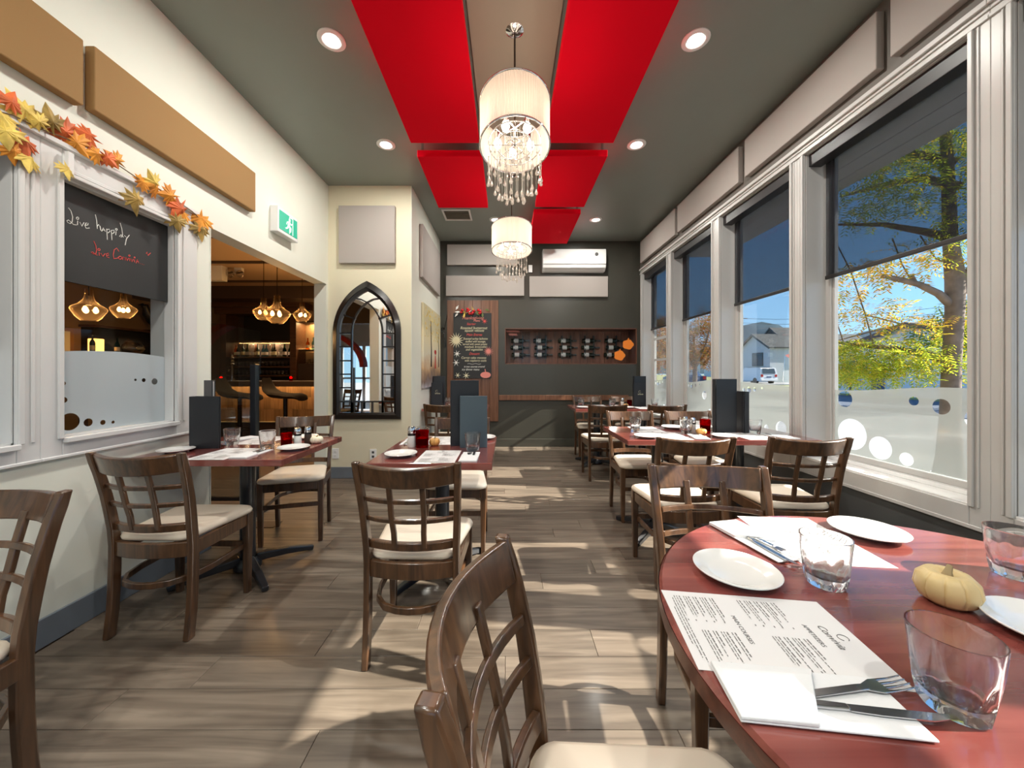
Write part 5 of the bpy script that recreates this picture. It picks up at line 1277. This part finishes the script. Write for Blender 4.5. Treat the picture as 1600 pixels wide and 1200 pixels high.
tr = thing('locust_tree', 'leafy tree with thick forked trunk and yellow-green fronds outside the large window', 'tree', (TX, TY, -.13))
def limb(pts, rr, nm='branch', n=10): MB().tube(pts, rr, n).build(nm, 'bark', tr, smooth=70)
limb([(-.06,0,0),(-.05,0,.3),(-.04,0,.8),(-.02,0,1.5),(.02,.0,2.1),(.03,-.0,2.5),(-.01,.02,3.0),(-.02,.05,4.2),(.05,.2,5.2)], [.15,.115,.092,.085,.085,.092,.068,.055,.035], 'trunk', 14)
limb([(.03,0,2.3),(.22,-.05,2.66),(.34,-.08,3.0),(.56,-.1,3.8),(.9,-.15,4.8)], [.075,.068,.06,.05,.035], n=12)
limb([(.06,0,2.12),(-.16,.02,2.34),(-.38,.04,2.46),(-.58,.06,2.52),(-.80,.08,2.58)], [.055,.042,.036,.032,.026]); limb([(-.42,.05,2.47),(-.46,.05,2.58)], [.03,.018])
limb([(.04,0,1.42),(-.2,.1,1.58),(-.5,.2,1.66),(-.85,.35,1.72),(-1.2,.5,1.80)], [.06,.045,.035,.025,.012])
limb([(.08,0,3.0),(-.2,.1,3.14),(-.6,.25,3.30),(-1.1,.4,3.36)], [.06,.045,.03,.015]); limb([(.10,.05,4.0),(-.3,.3,4.3),(-.8,.7,4.5)], [.06,.04,.02]); limb([(.10,.05,3.7),(.3,.6,4.1),(.5,1.4,4.4),(.6,2.2,4.6)], [.06,.05,.035,.02])
for pts in ([(-1.2,.4,3.3),(-1.0,.3,2.7),(-.85,.25,2.1),(-.80,.2,1.72)], [(-1.3,.5,2.5),(-1.15,.4,2.2),(-1.05,.35,1.75)], [(-.55,.2,3.1),(-.48,.15,2.75),(-.4,.1,2.5)], [(-.3,.1,3.1),(-.1,.1,2.8),(.05,.1,2.75)], [(-.9,.2,2.1),(-.5,.15,1.98),(-.1,.1,1.92)], [(-1.1,.4,1.78),(-.7,.3,1.9),(-.4,.2,1.98)]): limb(pts, .008, 'twig', 5)
fronds(tr, [(-.55,.2,1.60,.75,.45,.24), (-1.0,.5,1.55,.45,.4,.28), (-.30,.2,1.42,.35,.35,.26), (-.85,.4,1.35,.5,.4,.16), (.32,.1,1.75,.2,.3,.6)], 1000, 'locust_leaf', 1, .055)
fronds(tr, [(-.95,.3,2.62,.50,.4,.24), (-1.15,.4,2.45,.35,.3,.25), (-.45,.1,2.78,.4,.3,.26), (.0,.1,2.75,.2,.2,.25), (-.75,.2,2.12,.6,.3,.22), (-.25,.15,1.95,.35,.3,.16), (.35,-.1,2.3,.15,.3,.4), (-.1,.1,2.05,.2,.2,.1)], 330, 'yellow_leaf', 2, .062, nm='yellow_foliage')
fronds(tr, [(-.5,.0,3.9,1.0,.6,.55), (.1,.2,4.6,1.2,.7,.6), (-.9,.1,3.5,.7,.4,.35), (.7,-.2,3.8,.6,.5,.6), (.1,-.1,3.0,.7,.4,.4)], 1250, 'locust_leaf', 3, .058, nm='upper_foliage')
def bushy(nm, lb, x, y, h, rad, mleaf, n, seed, ls):
    t = thing(nm, lb, 'tree', (x, y, -.1)); r = random.Random(seed)
    MB().tube([(0,0,0),(.05,.05,h*.3),(0,.1,h*.7)], [h*.03,h*.025,h*.012], 8).build('trunk', 'bark', t, smooth=60)
    for i in range(4):
        a = 1.6*i; MB().tube([(0,0,h*.28),(rad*.5*math.cos(a),rad*.5*math.sin(a),h*.55),(rad*.7*math.cos(a),rad*.7*math.sin(a),h*.75)], h*.012, 6, r1=h*.004).build('branch', 'bark', t)
    cl = [(rad*.55*math.cos(i*1.3), rad*.55*math.sin(i*1.3), h*(.42+.09*(i % 6)), rad*.5, rad*.5, h*.16) for i in range(8)]+[(0,0,h*.6,rad*.7,rad*.7,h*.3)]
    fronds(t, cl, n, mleaf, seed, ls, 4)
bushy('autumn_tree', 'rust and green autumn tree over the parked dark car', 12.2, 24.0, 5.6, 2.3, 'autumn_leaf', 1500, 31, .20)
bushy('shade_tree', 'green and rust tree seen past the corner window glazing bars', 8.6, 22, 5.0, 1.6, 'autumn_leaf', 900, 32, .20)
bushy('garden_shrub', 'yellowish shrub beside the white house door', 19.2, 20.6, 1.9, .8, 'yellow_leaf', 350, 33, .10)
bushy('second_tree', 'green tree behind the locust trunk', 16.5, 12.5, 5, 2.2, 'green_leaf', 700, 34, .2)
MB_ = None
